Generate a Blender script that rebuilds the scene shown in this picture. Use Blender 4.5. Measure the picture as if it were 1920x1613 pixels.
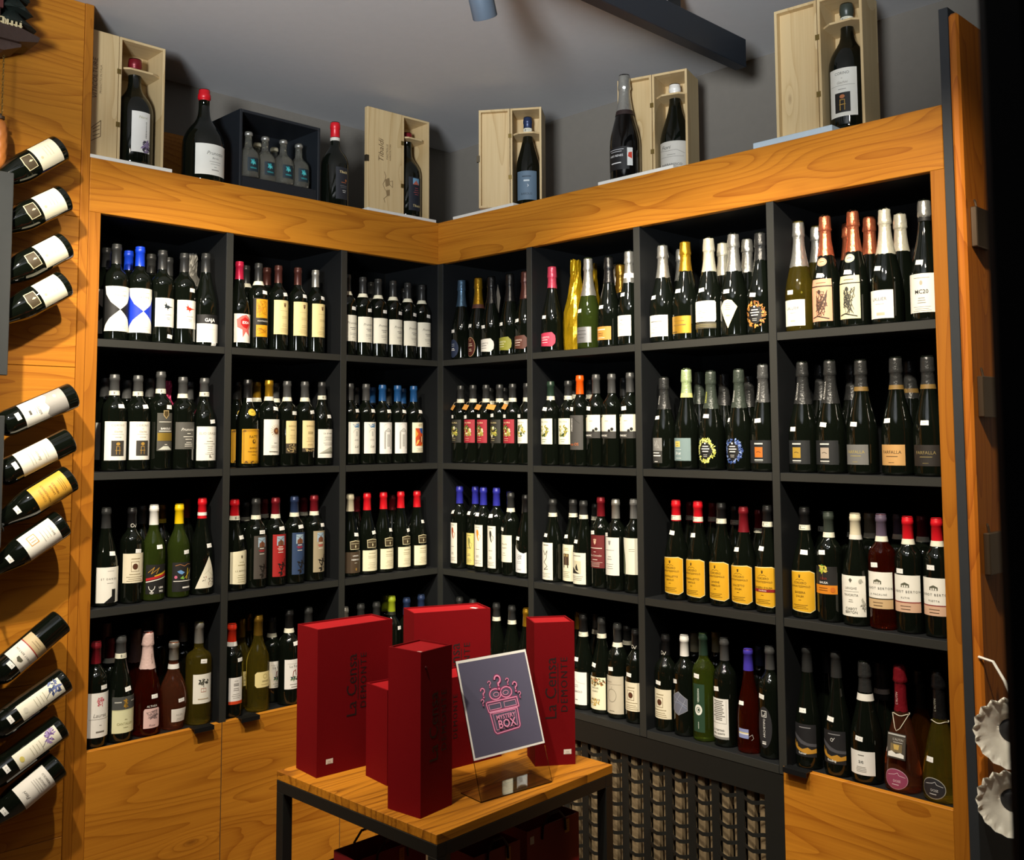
import bpy, bmesh, math, random
from mathutils import Vector, Matrix, Euler
random.seed(7)
for o in list(bpy.data.objects): bpy.data.objects.remove(o)
SC = bpy.context.scene
COL = SC.collection
# ------------------------------------------------------------------ camera
CAM = dict(loc=Vector((2.951, -2.569, 1.5615)), rot=Euler((1.6457, .0022, .8125), 'XYZ'), f=1868.69, cx=899.71, cy=673.72)
cd = bpy.data.cameras.new('camera'); cam = bpy.data.objects.new('camera', cd); COL.objects.link(cam)
cam.location = CAM['loc']; cam.rotation_euler = CAM['rot']
cd.sensor_width = 36; cd.lens = CAM['f']/1920*36
cd.shift_x = (960-CAM['cx'])/1920; cd.shift_y = -(806.5-CAM['cy'])/1920
cd.clip_start = .02
cd.dof.use_dof = True; cd.dof.focus_distance = 3.5; cd.dof.aperture_fstop = 11
SC.camera = cam
# ------------------------------------------------------------------ world, exposure
w = bpy.data.worlds.new('world'); SC.world = w; w.use_nodes = True
w.node_tree.nodes['Background'].inputs[0].default_value = (.55, .62, .75, 1)
w.node_tree.nodes['Background'].inputs[1].default_value = .05
vs = SC.view_settings; vs.view_transform = 'Standard'; vs.look = 'None'; vs.gamma = 1; vs.use_curve_mapping = False
vs.exposure = 0.0
# ------------------------------------------------------------------ spot lamps (the shop's ceiling spotlights)
LAMPS = [  # position of the lamp mouth, aim point, watts, cone degrees
    ((1.17, -.86, 2.62), (.75, .05, 1.25), 78, 77),
    ((1.08, -2.25, 2.68), (.0, -1.40, 1.10), 180, 84),
    ((1.12, -1.55, 2.68), (.0, -.78, 1.30), 118, 74),
    ((1.65, -1.15, 2.68), (1.05, .05, 1.30), 112, 74),
    ((2.25, -1.15, 2.68), (1.60, .05, 1.35), 138, 74),
    ((1.50, -1.85, 2.68), (1.16, -1.00, .85), 140, 50),
]
LIGHTCOL = (1, .88, .70)
ul = bpy.data.lights.new('ceiling_fill', 'SPOT'); ul.energy = 900; ul.spot_size = math.radians(55); ul.spot_blend = .9; ul.shadow_soft_size = .3; ul.color = (.93, .97, 1)   # fill light added to brighten the ceiling and upper walls, no known lamp
ulo = bpy.data.objects.new('ceiling_fill', ul); COL.objects.link(ulo); ulo.location = (3.05, -3.75, 1.75)
ulo.rotation_euler = (Vector((3.05, -3.75, 1.75))-Vector((.70, -.50, 3.62))).to_track_quat('Z', 'Y').to_euler()
# ------------------------------------------------------------------ helpers
MATS = {}
def lin(h):
    h = h.lstrip('#'); v = [int(h[i:i+2], 16)/255 for i in (0, 2, 4)]
    return tuple(c/12.92 if c <= .04045 else ((c+.055)/1.055)**2.4 for c in v)+(1,)
def M(col, rough=.55, metal=0., trans=0., name=None, var=.06, coat=0., spec=.5, emit=0., bump=0., bscale=60):
    key = (col, rough, metal, trans, var, coat, spec, emit, bump)
    if key in MATS: return MATS[key]
    m = bpy.data.materials.new(name or ('paint_'+col.lstrip('#'))); m.use_nodes = True
    nt = m.node_tree; b = nt.nodes['Principled BSDF']; c = lin(col)
    b.inputs['Roughness'].default_value = rough; b.inputs['Metallic'].default_value = metal
    b.inputs['Transmission Weight'].default_value = trans; b.inputs['Coat Weight'].default_value = coat
    b.inputs['Specular IOR Level'].default_value = spec
    if trans: b.inputs['IOR'].default_value = 1.36
    if emit:
        b.inputs['Emission Color'].default_value = c; b.inputs['Emission Strength'].default_value = emit
    if var:
        tc = nt.nodes.new('ShaderNodeTexCoord'); n = nt.nodes.new('ShaderNodeTexNoise'); n.inputs['Scale'].default_value = 35
        r = nt.nodes.new('ShaderNodeMix'); r.data_type = 'RGBA'
        r.inputs[6].default_value = tuple(x*(1-var) for x in c[:3])+(1,); r.inputs[7].default_value = tuple(min(1, x*(1+var)) for x in c[:3])+(1,)
        nt.links.new(tc.outputs['Object'], n.inputs['Vector']); nt.links.new(n.outputs['Fac'], r.inputs[0]); nt.links.new(r.outputs[2], b.inputs['Base Color'])
        if bump:
            n2 = nt.nodes.new('ShaderNodeTexNoise'); n2.inputs['Scale'].default_value = bscale; n2.inputs['Detail'].default_value = 4
            bp = nt.nodes.new('ShaderNodeBump'); bp.inputs['Strength'].default_value = bump; bp.inputs['Distance'].default_value = .004
            nt.links.new(tc.outputs['Object'], n2.inputs['Vector']); nt.links.new(n2.outputs['Fac'], bp.inputs['Height']); nt.links.new(bp.outputs['Normal'], b.inputs['Normal'])
    else: b.inputs['Base Color'].default_value = c
    MATS[key] = m; return m
def wood(name, axis, light, dark, knot='#5a2408', scale=1., rough=.5, contrast=1., flat_ax=None, rings_n=26.):
    """softwood boards: fine grain lines along the given axis, with knots; flat_ax is the board's thickness direction"""
    key = ('wood', name)
    if key in MATS: return MATS[key]
    m = bpy.data.materials.new(name); m.use_nodes = True; nt = m.node_tree; N = nt.nodes; L = nt.links
    b = N['Principled BSDF']; b.inputs['Roughness'].default_value = rough; b.inputs['Specular IOR Level'].default_value = .3
    tc = N.new('ShaderNodeTexCoord'); oi = N.new('ShaderNodeObjectInfo')
    off = N.new('ShaderNodeVectorMath'); off.operation = 'SCALE'; off.inputs[0].default_value = (13.1, 7.7, 5.3)
    L.new(oi.outputs['Random'], off.inputs[3])
    add = N.new('ShaderNodeVectorMath'); add.operation = 'ADD'
    L.new(tc.outputs['Object'], add.inputs[0]); L.new(off.outputs[0], add.inputs[1])
    def mapped(al, ac, fl=None):
        mp = N.new('ShaderNodeMapping'); v = [ac*scale]*3; v['xyz'.index(axis)] = al*scale
        if flat_ax and fl is not None: v['xyz'.index(flat_ax)] = fl
        mp.inputs['Scale'].default_value = v; L.new(add.outputs[0], mp.inputs['Vector']); return mp.outputs[0]
    def mt(op, a, bb=None, c=None):
        n = N.new('ShaderNodeMath'); n.operation = op
        for i, v in enumerate((a, bb, c)):
            if v is None: continue
            if isinstance(v, (int, float)): n.inputs[i].default_value = v
            else: L.new(v, n.inputs[i])
        return n.outputs[0]
    # knots: sparse spots that the grain bends round
    vo = N.new('ShaderNodeTexVoronoi'); vo.feature = 'F1'; vo.inputs['Scale'].default_value = 1; vo.inputs['Randomness'].default_value = 1
    L.new(mapped(2.6, 7.5, 0.), vo.inputs['Vector'])
    sep = N.new('ShaderNodeSeparateColor'); L.new(vo.outputs['Color'], sep.inputs[0])
    sel = mt('GREATER_THAN', sep.outputs[0], .45)
    near = mt('MULTIPLY', mt('MAXIMUM', mt('SUBTRACT', 1., mt('DIVIDE', vo.outputs['Distance'], .42)), 0.), sel)
    core = mt('MULTIPLY', mt('MINIMUM', mt('MAXIMUM', mt('MULTIPLY', mt('SUBTRACT', .10, vo.outputs['Distance']), 22.), 0.), 1.), sel)
    n1 = N.new('ShaderNodeTexNoise'); n1.inputs['Scale'].default_value = 1; n1.inputs['Detail'].default_value = 2; n1.inputs['Distortion'].default_value = .2
    L.new(mapped(.55, 4.2, .6), n1.inputs['Vector'])
    fld = mt('ADD', n1.outputs['Fac'], mt('MULTIPLY', mt('POWER', near, 2.), .16))
    rings = mt('POWER', mt('FRACT', mt('MULTIPLY', fld, rings_n)), 4.)
    n2 = N.new('ShaderNodeTexNoise'); n2.inputs['Scale'].default_value = 1; n2.inputs['Detail'].default_value = 5; n2.inputs['Roughness'].default_value = .65
    L.new(mapped(2.2, 130.), n2.inputs['Vector'])
    n3 = N.new('ShaderNodeTexNoise'); n3.inputs['Scale'].default_value = 1; n3.inputs['Detail'].default_value = 2
    L.new(mapped(.5, 6., .6), n3.inputs['Vector'])
    f = mt('ADD', mt('MULTIPLY', rings, .62*contrast), mt('ADD', mt('MULTIPLY', mt('SUBTRACT', n2.outputs['Fac'], .5), 1.2*contrast), mt('MULTIPLY', mt('SUBTRACT', n3.outputs['Fac'], .38), 1.1*contrast)))
    r = N.new('ShaderNodeMix'); r.data_type = 'RGBA'; r.clamp_factor = True
    r.inputs[6].default_value = lin(light); r.inputs[7].default_value = lin(dark); L.new(f, r.inputs[0])
    r2 = N.new('ShaderNodeMix'); r2.data_type = 'RGBA'; r2.clamp_factor = True
    L.new(mt('MULTIPLY', core, .8), r2.inputs[0]); L.new(r.outputs[2], r2.inputs[6]); r2.inputs[7].default_value = lin(knot)
    L.new(r2.outputs[2], b.inputs['Base Color'])
    bp = N.new('ShaderNodeBump'); bp.inputs['Strength'].default_value = .15; bp.inputs['Distance'].default_value = .002
    L.new(f, bp.inputs['Height']); L.new(bp.outputs['Normal'], b.inputs['Normal'])
    MATS[key] = m; return m
def mesh_of(name, bm, mats, smooth=False):
    me = bpy.data.meshes.new(name); bm.to_mesh(me); bm.free()
    for m in (mats if isinstance(mats, (list, tuple)) else [mats]): me.materials.append(m)
    if smooth: me.polygons.foreach_set('use_smooth', [True]*len(me.polygons))
    return me
def obj(name, me, parent=None, loc=(0, 0, 0), rot=(0, 0, 0), scale=(1, 1, 1)):
    o = bpy.data.objects.new(name, me); COL.objects.link(o); o.location = loc; o.rotation_euler = rot; o.scale = scale
    if parent: o.parent = parent
    return o
def tag(o, label, cat=None, group=None, kind=None):
    if label: o['label'] = label
    if cat: o['category'] = cat
    if group: o['group'] = group
    if kind: o['kind'] = kind
    return o
def thing(name, label, cat, loc=(0, 0, 0), rz=0, group=None):
    return tag(obj(name, None, None, loc, (0, 0, rz)), label, cat, group)
def struct(name, me, label, cat=None):
    return tag(obj(name, me), label, cat, None, 'structure')
def bxm(bm, x0, x1, y0, y1, z0, z1, bev=0., mi=0):
    g = bmesh.ops.create_cube(bm, size=1, matrix=Matrix.Translation(((x0+x1)/2, (y0+y1)/2, (z0+z1)/2)) @ Matrix.Diagonal((abs(x1-x0), abs(y1-y0), abs(z1-z0), 1)))
    vs_ = g['verts']
    fs = {f for v in vs_ for f in v.link_faces}
    for f in fs: f.material_index = mi
    if bev:
        es = list({e for v in vs_ for e in v.link_edges})
        bmesh.ops.bevel(bm, geom=es, offset=bev, segments=1, affect='EDGES', profile=.5)
def box(name, mat, dims, parent=None, bev=0., loc=(0, 0, 0), rot=(0, 0, 0)):
    bm = bmesh.new(); bxm(bm, *dims, bev=bev); return obj(name, mesh_of(name, bm, mat), parent, loc, rot)
def lathe(bm, prof, n=28, mi=0, jit=0., cap=True, seed=0):
    rnd = random.Random(seed); rows = []
    for z, r in prof:
        rows.append([bm.verts.new(((r+(rnd.uniform(-jit, jit) if jit else 0))*math.cos(2*math.pi*i/n), (r+(rnd.uniform(-jit, jit) if jit else 0))*math.sin(2*math.pi*i/n), z+(rnd.uniform(-jit, jit) if jit else 0))) for i in range(n)])
    for a, b in zip(rows, rows[1:]):
        for i in range(n): bm.faces.new((a[i], a[(i+1) % n], b[(i+1) % n], b[i])).material_index = mi
    if cap:
        bm.faces.new(rows[0][::-1]).material_index = mi; bm.faces.new(rows[-1]).material_index = mi
def tube(bm, pts, r, n=8, mi=0, closed=False):
    pts = [Vector(p) for p in pts]; rows = []
    for i, p in enumerate(pts):
        a = pts[i-1] if (i or closed) else p; c = pts[(i+1) % len(pts)] if (i < len(pts)-1 or closed) else p
        d = (c-a).normalized(); u = d.cross(Vector((0, 0, 1)))
        if u.length < 1e-3: u = d.cross(Vector((1, 0, 0)))
        u.normalize(); v = d.cross(u)
        rows.append([bm.verts.new(p+r*(math.cos(2*math.pi*k/n)*u+math.sin(2*math.pi*k/n)*v)) for k in range(n)])
    pr = list(zip(rows, rows[1:]))
    if closed: pr.append((rows[-1], rows[0]))
    for a, b in pr:
        for k in range(n): bm.faces.new((a[k], a[(k+1) % n], b[(k+1) % n], b[k])).material_index = mi
    if not closed:
        bm.faces.new(rows[0][::-1]).material_index = mi; bm.faces.new(rows[-1]).material_index = mi
def prism(bm, pts, y0, y1, mi=0):
    """polygon given in x,z extruded along y"""
    a = [bm.verts.new((x, y0, z)) for x, z in pts]; b = [bm.verts.new((x, y1, z)) for x, z in pts]; n = len(pts)
    fs = [bm.faces.new(a), bm.faces.new(b[::-1])]+[bm.faces.new((a[i], b[i], b[(i+1) % n], a[(i+1) % n])) for i in range(n)]
    for f in fs: f.material_index = mi
    bmesh.ops.recalc_face_normals(bm, faces=fs)
ROT = CAM['rot'].to_matrix()
def proj(p):
    q = ROT.transposed() @ (Vector(p)-CAM['loc']); return CAM['cx']+CAM['f']*q.x/-q.z, CAM['cy']-CAM['f']*q.y/-q.z
def hit(u, v, ax, val):
    d = ROT @ Vector(((u-CAM['cx'])/CAM['f'], -(v-CAM['cy'])/CAM['f'], -1)); t = (val-CAM['loc'][ax])/d[ax]; return CAM['loc']+t*d
def bis(f, lo, hi):
    s = f(lo) < 0
    for _ in range(40):
        m = (lo+hi)/2
        if (f(m) < 0) == s: lo = m
        else: hi = m
    return (lo+hi)/2
def side_pt(side, s, d, z):       # s along the case from the corner, d behind its front
    return Vector((-d, -s, z)) if side == 'L' else Vector((s, d, z))
def s_from_u(side, u, d, z): return bis(lambda s: proj(side_pt(side, s, d, z))[0]-u, -.4, 2.3)
def h_from_v(side, s, d, z, v): return bis(lambda h: proj(side_pt(side, s, d, z+h))[1]-v, .05, .7)
# ------------------------------------------------------------------ flat print: shapes in (s, z) millimetres
TXT = {}
def text2d(t, size, shear=0., bold=0., sp=1., rot=0):
    k = (t, shear, bold, sp)
    if k not in TXT:
        c = bpy.data.curves.new('t', 'FONT'); c.body = t; c.size = 1; c.shear = shear; c.offset = bold; c.space_character = sp; c.align_x = 'CENTER'
        c.resolution_u = 2; c.fill_mode = 'FRONT'
        o = bpy.data.objects.new('t', c); me = bpy.data.meshes.new_from_object(o)
        TXT[k] = ([(v.co.x, v.co.y) for v in me.vertices], [tuple(p.vertices) for p in me.polygons])
        bpy.data.objects.remove(o); bpy.data.curves.remove(c); bpy.data.meshes.remove(me)
    V, F = TXT[k]; V = [(x*size, y*size) for x, y in V]
    if rot == 90: V = [(-y, x) for x, y in V]
    if rot == -90: V = [(y, -x) for x, y in V]
    return V, F
def R(c, s0, s1, z0, z1): return (c, [(s0, z0), (s1, z0), (s1, z1), (s0, z1)], [(0, 1, 2, 3)])
def P(c, pts): return (c, pts, [tuple(range(len(pts)))])
def E(c, s, z, rs, rz, n=20): return P(c, [(s+rs*math.cos(2*math.pi*i/n), z+rz*math.sin(2*math.pi*i/n)) for i in range(n)])
def RING(c, s, z, rs, rz, t, n=28, a0=0., a1=1.):
    V = []; F = []
    for i in range(n+1):
        a = 2*math.pi*(a0+(a1-a0)*i/n); V += [(s+rs*math.cos(a), z+rz*math.sin(a)), (s+(rs-t)*math.cos(a), z+(rz-t)*math.sin(a))]
    for i in range(n): F.append((2*i, 2*i+2, 2*i+3, 2*i+1))
    return (c, V, F)
def T(c, t, s, z, size, **k):
    V, F = text2d(t, size, **k); return (c, [(x+s, y+z) for x, y in V], F)
def B(c, s, z, w_, n, dz, h=.9, seed=1, slant=0):
    rnd = random.Random(seed+n*7+int(z)); V = []; F = []
    for i in range(n):
        ww = w_*rnd.uniform(.55, 1)/2; zz = z-i*dz; k = len(V)
        V += [(s-ww, zz), (s+ww, zz), (s+ww+slant, zz+h), (s-ww+slant, zz+h)]; F.append((k, k+1, k+2, k+3))
    return (c, V, F)
def LINE(c, pts, t=1., closed=False):
    V = []; F = []
    pp = pts+[pts[0]] if closed else pts
    for a, b in zip(pp, pp[1:]):
        dx, dy = b[0]-a[0], b[1]-a[1]; l = math.hypot(dx, dy) or 1; nx, ny = -dy/l*t/2, dx/l*t/2; ex, ey = dx/l*t*.3, dy/l*t*.3; k = len(V)
        V += [(a[0]+nx-ex, a[1]+ny-ey), (a[0]-nx-ex, a[1]-ny-ey), (b[0]-nx+ex, b[1]-ny+ey), (b[0]+nx+ex, b[1]+ny+ey)]; F.append((k, k+1, k+2, k+3))
    return (c, V, F)
def BLOBS(cols, s, z, rs, rz, n, size, seed, inner=0.):
    rnd = random.Random(seed); out = {c: ([], []) for c in cols}
    for i in range(n):
        a = rnd.uniform(0, 6.283); q = math.sqrt(rnd.uniform(inner**2, 1)); c = cols[i % len(cols)]; V, F = out[c]; k = len(V); b = rnd.uniform(0, 6.28); L_ = size*rnd.uniform(.6, 1.3)
        x, y = s+rs*q*math.cos(a), z+rz*q*math.sin(a)
        V += [(x+L_*math.cos(b), y+L_*math.sin(b)), (x+.45*L_*math.cos(b+1.6), y+.45*L_*math.sin(b+1.6)), (x-L_*math.cos(b), y-L_*math.sin(b)), (x+.45*L_*math.cos(b-1.6), y+.45*L_*math.sin(b-1.6))]
        F.append((k, k+1, k+2, k+3))
    return [(c, V, F) for c, (V, F) in out.items()]
def SCRIB(c, s, z, rs, rz, n, t, seed):
    rnd = random.Random(seed); pts = [(s+rs*rnd.uniform(-1, 1), z+rz*rnd.uniform(-1, 1)) for _ in range(n)]
    return LINE(c, pts, t)
# label paints that are metallic
METALC = {'#c79a35': .75, '#c9a24a': .7, '#8f9092': .6, '#a58a3a': .6, '#e0b070': .35, '#9a9a98': .4}
def pmat(c): return M(c, .45 if c in METALC else .6, METALC.get(c, 0), var=.03, name='print_'+c.lstrip('#'))
def rz_of(prof):
    def f(z):
        if z <= prof[0][0]: return prof[0][1]
        for (z0, r0), (z1, r1) in zip(prof, prof[1:]):
            if z <= z1: return r0+(r1-r0)*(z-z0)/max(1e-6, z1-z0)
        return prof[-1][1]
    return f
def wrap(name, items, rf, r0, eps=.45, step=6, zstep=None, deps=.12):
    """bend flat print (mm) round a bottle of radius rf(z); returns a mesh in metres"""
    bm = bmesh.new(); mats = []; idx = {}
    for li, (c, V, F) in enumerate(items):
        if not V: continue
        b = bmesh.new(); vv = [b.verts.new((x, y, 0)) for x, y in V]
        for f in F:
            try: b.faces.new([vv[i] for i in f])
            except ValueError: pass
        smin = min(x for x, _ in V); smax = max(x for x, _ in V)
        k = math.ceil(smin/step)*step
        while k < smax-1e-3:
            if k > smin+1e-3: bmesh.ops.bisect_plane(b, geom=b.verts[:]+b.edges[:]+b.faces[:], plane_co=(k, 0, 0), plane_no=(1, 0, 0))
            k += step
        if zstep:
            zmin = min(y for _, y in V); zmax = max(y for _, y in V); k = math.ceil(zmin/zstep)*zstep
            while k < zmax:
                if k > zmin+1e-3: bmesh.ops.bisect_plane(b, geom=b.verts[:]+b.edges[:]+b.faces[:], plane_co=(0, k, 0), plane_no=(0, 1, 0))
                k += zstep
        if c not in idx: idx[c] = len(mats); mats.append(pmat(c))
        mp = {}
        for v in b.verts:
            s, z = v.co.x, v.co.y; r = rf(z)+eps+li*deps; a = s/r0
            mp[v] = bm.verts.new((r*math.sin(a)/1000, -r*math.cos(a)/1000, z/1000))
        for f in b.faces:
            n = bm.faces.new([mp[v] for v in f.verts]); n.material_index = idx[c]
            n.normal_update(); cx = f.calc_center_median(); a = cx.x/r0
            if n.normal.dot(Vector((math.sin(a), -math.cos(a), 0))) < 0: n.normal_flip()
        b.free()
    return mesh_of(name, bm, mats, True)
def flat(name, items, deps=.00015):
    """flat print as a mesh in the local x,z plane facing -y, metres"""
    bm = bmesh.new(); mats = []; idx = {}
    for li, (c, V, F) in enumerate(items):
        if c not in idx: idx[c] = len(mats); mats.append(pmat(c))
        vv = [bm.verts.new((x/1000, -li*deps, y/1000)) for x, y in V]
        for f in F:
            try: fc = bm.faces.new([vv[i] for i in f])
            except ValueError: continue
            fc.material_index = idx[c]; fc.normal_update()
            if fc.normal.y > 0: fc.normal_flip()
    return mesh_of(name, bm, mats)
# ------------------------------------------------------------------ setting
ORL, ORD = '#c07d22', '#95540e'
W_Y = wood('spruce_along_y', 'y', ORL, ORD, flat_ax='x'); W_X = wood('spruce_along_x', 'x', ORL, ORD, flat_ax='y'); W_Z = wood('spruce_upright', 'z', '#aa6a1a', '#864a0b', contrast=.8)
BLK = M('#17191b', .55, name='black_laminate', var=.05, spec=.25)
BLK_SHADED = M('#0d0f11', .6, name='black_laminate_shaded', var=.05, spec=.2)  # same laminate, the shade inside the bays put into a darker colour
BM_ = M('#17191b', .38, .3, name='black_metal')
WALLC = M('#77726a', .85, name='grey_plaster', var=.05, bump=.15, bscale=90)
CEILC = M('#c4c4c5', .9, name='ceiling_plaster', var=.03)
CE = 2.868; XW, YW = -.45, .465
def plane_struct(name, mat, dims, label): return struct(name, box(name, mat, dims).data, label)
def st(name, mat, dims, label, bev=0):
    o = box(name, mat, dims, bev=bev); return tag(o, label, None, None, 'structure')
st('floor', M('#4b3a2a', .5, name='brown_floor'), (-.7, 5, -4.6, .7, -.05, 0), 'brown shop floor under the display table')
st('ceiling', CEILC, (-.7, 5, -4.6, .7, CE, CE+.05), 'plain grey ceiling above the shelves')
st('wall_left', WALLC, (XW-.06, XW, -4.6, .7, 0, CE), 'grey wall behind the left shelf case')
st('wall_back', WALLC, (XW, 5, YW, YW+.06, 0, CE), 'grey wall behind the right shelf case')
st('wall_right', M('#4a443e', .8, name='dark_plaster'), (4.6, 4.66, -4.6, YW, 0, CE), 'dark wall on the far right of the shop')
st('wall_front', M('#3a3632', .8, name='dark_plaster_front'), (XW, 4.6, -4.6, -4.54, 0, CE), 'dark wall behind the viewer')
# wooden panel wall to the left of the case, in broad horizontal boards
pw = tag(obj('wall_panel_left', None), 'orange wooden panel wall carrying the tilted bottle racks', None, None, 'structure')
seams = [0, .42, .86, 1.31, 1.76, 2.21, CE]
for z0, z1 in zip(seams, seams[1:]):
    box('board', W_Y, (XW, 0, -3.2, -1.4175, z0+.0006, z1-.0006), pw, bev=.0012)
box('edge_post', W_Z, (XW, .003, -1.4168, -1.3905, 0, CE), pw, bev=.002)
# ceiling rail
bt = thing('ceiling_rail', 'long black rectangular metal rail hung below the ceiling', 'rail', (1.305, .12, 2.70))
box('rail', M('#1c222a', .45, name='rail_black'), (-.02, .02, -4.2, 0, 0, .09), bt, bev=.002)
for y in (-.35, -2.0, -3.6): box('hanger', BM_, (-.008, .008, y-.02, y+.02, .09, CE-2.70), bt)
# spot lamps: each is a short tube on a stem, its lamp inside the mouth
for i, (p, aim, wt, cone) in enumerate(LAMPS):
    p = Vector(p); d = (Vector(aim)-p).normalized()
    t = thing('spot_lamp', 'blue-grey metal ceiling spotlight tube, partly seen at the top edge' if i == 0 else 'ceiling spotlight tube outside the picture, number %s along the ceiling' % ('first second third fourth fifth'.split()[i-1]), 'spotlight', (p.x, p.y, CE), 0, 'ceiling spotlights')
    q = (-d).to_track_quat('Z', 'Y').to_euler()
    bm = bmesh.new(); lathe(bm, [(0.0, .031), (.002, .032), (.12, .032), (.125, .028)], 24, cap=False)
    lathe(bm, [(.02, .031), (.021, .031)], 24)
    body = obj('lamp_tube', mesh_of('lamp_tube', bm, M('#5d6a78', .4, .2, name='lamp_grey'), True), t, (0, 0, p.z-CE), q)
    bm = bmesh.new(); tp = Vector((0, 0, p.z-CE))-d*.12
    tube(bm, [tp, (tp.x, tp.y, tp.z+.02), (tp.x*.5, tp.y*.5, -.02), (0, 0, 0)], .006); lathe(bm, [(-.015, .04), (-.001, .04)], 20)
    obj('stem', mesh_of('stem', bm, M('#5d6a78', .4, .2, name='lamp_grey')), t)
    l = bpy.data.lights.new('spot', 'SPOT'); l.energy = wt; l.spot_size = math.radians(cone); l.spot_blend = .75; l.shadow_soft_size = .028; l.color = LIGHTCOL
    lo = obj('bulb', l, t, (Vector((0, 0, p.z-CE))+d*.004), q)
fl_ = thing('fill_lamp_stand', 'added fill lamp on a stand, unseen behind the viewer', 'lamp', (3.05, -3.75, 0))  # made-up stand, added only to carry the ceiling fill light
bm = bmesh.new(); lathe(bm, [(0, .14), (.015, .14), (.02, .03)], 28); obj('base', mesh_of('base', bm, BM_), fl_)
bm = bmesh.new(); lathe(bm, [(.02, .012), (1.5, .012)], 12); obj('pole', mesh_of('pole', bm, BM_), fl_)
bm = bmesh.new(); lathe(bm, [(1.5, .02), (1.53, .07), (1.57, .11)], 28, cap=False); obj('bowl', mesh_of('bowl', bm, BM_), fl_)
# ------------------------------------------------------------------ shelf cases
DEP = .34; TH = .024
SZ = [1.85, 1.45, 1.046, .638]; FB, FT = 2.231, 2.397
lc = thing('shelf_case', 'black wine shelf case with wooden fascia on the left wall', 'shelf case', (0, 0, 0))
rc = thing('shelf_case', 'black wine shelf case with wooden fascia on the right-hand wall', 'shelf case', (0, 0, 0))
LU = [(.903, .929), (.4386, .4655)]; RU = [(.0, .0285), (.4843, .5108), (.9664, .9923), (1.4496, 1.4741)]
EDGE = M('#2b2c29', .5, name='black_laminate_lit_edge', var=.05)  # same laminate again, light on the front edges put into the colour
def ubox(side, name, mat, s0, s1, d0, d1, z0, z1, bev=.001):
    par = lc if side == 'L' else rc
    dims = (-d1, -d0, -s1, -s0, z0, z1) if side == 'L' else (s0, s1, d0, d1, z0, z1)
    o = box(name, mat, dims, par, bev)
    if mat is BLK:          # front edge coloured lighter, standing in for lamplight on it
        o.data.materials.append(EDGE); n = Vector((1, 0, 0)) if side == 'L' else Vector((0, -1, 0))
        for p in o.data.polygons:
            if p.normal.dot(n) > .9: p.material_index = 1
    return o
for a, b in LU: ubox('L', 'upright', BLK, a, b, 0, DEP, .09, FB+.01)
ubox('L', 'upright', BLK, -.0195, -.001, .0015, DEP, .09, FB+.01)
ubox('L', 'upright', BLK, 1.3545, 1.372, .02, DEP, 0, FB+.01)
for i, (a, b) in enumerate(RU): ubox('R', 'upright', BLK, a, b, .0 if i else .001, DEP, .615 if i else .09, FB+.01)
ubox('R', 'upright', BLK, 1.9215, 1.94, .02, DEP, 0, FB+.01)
LB = [(.9295, 1.354), (.466, .9025), (-.0005, .438)]   # bays, s range
RB = [(.029, .4838), (.5113, .9659), (.9928, 1.4491), (1.4746, 1.921)]
for side, bays in (('L', LB), ('R', RB)):
    for bi, (a, b) in enumerate(bays):
        for k, z in enumerate(SZ):
            wooden = (side == 'L' and k == 3) or (side == 'R' and k == 3 and bi == 3)
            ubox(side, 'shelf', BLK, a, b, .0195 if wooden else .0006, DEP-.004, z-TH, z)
        ubox(side, 'shelf_top', BLK_SHADED, a, b, .0235, DEP-.004, FB+.003, FB+.02)
ubox('L', 'back_panel', BLK_SHADED, .0, 1.354, DEP, DEP+.006, .09, FB+.02)
ubox('R', 'back_panel', BLK_SHADED, .001, 1.94, DEP, DEP+.006, .09, FB+.02)
ubox('L', 'plinth', BM_, 0.045, 1.3535, .03, .045, 0, .088); ubox('R', 'plinth', BM_, .0, 1.9205, .03, .045, 0, .088)
fl = ubox('L', 'fascia', W_Y, -.0, 1.3898, -.003, .022, FB, FT, .0015); fr = ubox('R', 'fascia', W_X, .003, 1.9565, -.003, .022, FB, FT, .0015)
ubox('L', 'top_board', M('#6b6660', .8, name='top_board'), .0, 1.384, .0225, -XW-.004, FT-.02, FT-.002); ubox('R', 'top_board', M('#6b6660', .8, name='top_board'), -.0, 1.9565, .0225, YW-.004, FT-.02, FT-.002)
ubox('L', 'stile', W_Z, 1.3535, 1.3898, -.0015, .02, 0, FB+.075, .0015); ubox('R', 'stile', W_Z, 1.921, 1.9568, -.0015, .02, 0, FB+.075, .0015)
def pull(par, side, s, w_, name='pull'):
    bm = bmesh.new(); a, b = s-w_/2, s+w_/2
    pts = (a, b)
    if side == 'L':
        bxm(bm, -.012, .022, -b, -a, .6405, .6435); bxm(bm, .0195, .022, -b, -a, .630, .6405)
    else:
        bxm(bm, a, b, -.022, .012, .6405, .6435); bxm(bm, a, b, -.022, -.0195, .630, .6405)
    obj(name, mesh_of(name, bm, BM_), par)
for (a, b), ps in zip([(.9175, 1.3528), (.4535, .9165), (.001, .4525)], (.99, .825, .36)):
    d = ubox('L', 'drawer_front', W_Y, a, b, -.0005, .0188, .093, .640, .0012); pull(d, 'L', ps, .068)
d = ubox('R', 'drawer_front', W_X, 1.4625, 1.9205, -.0005, .0188, .093, .640, .0012); pull(d, 'R', 1.508, .07)
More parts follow.
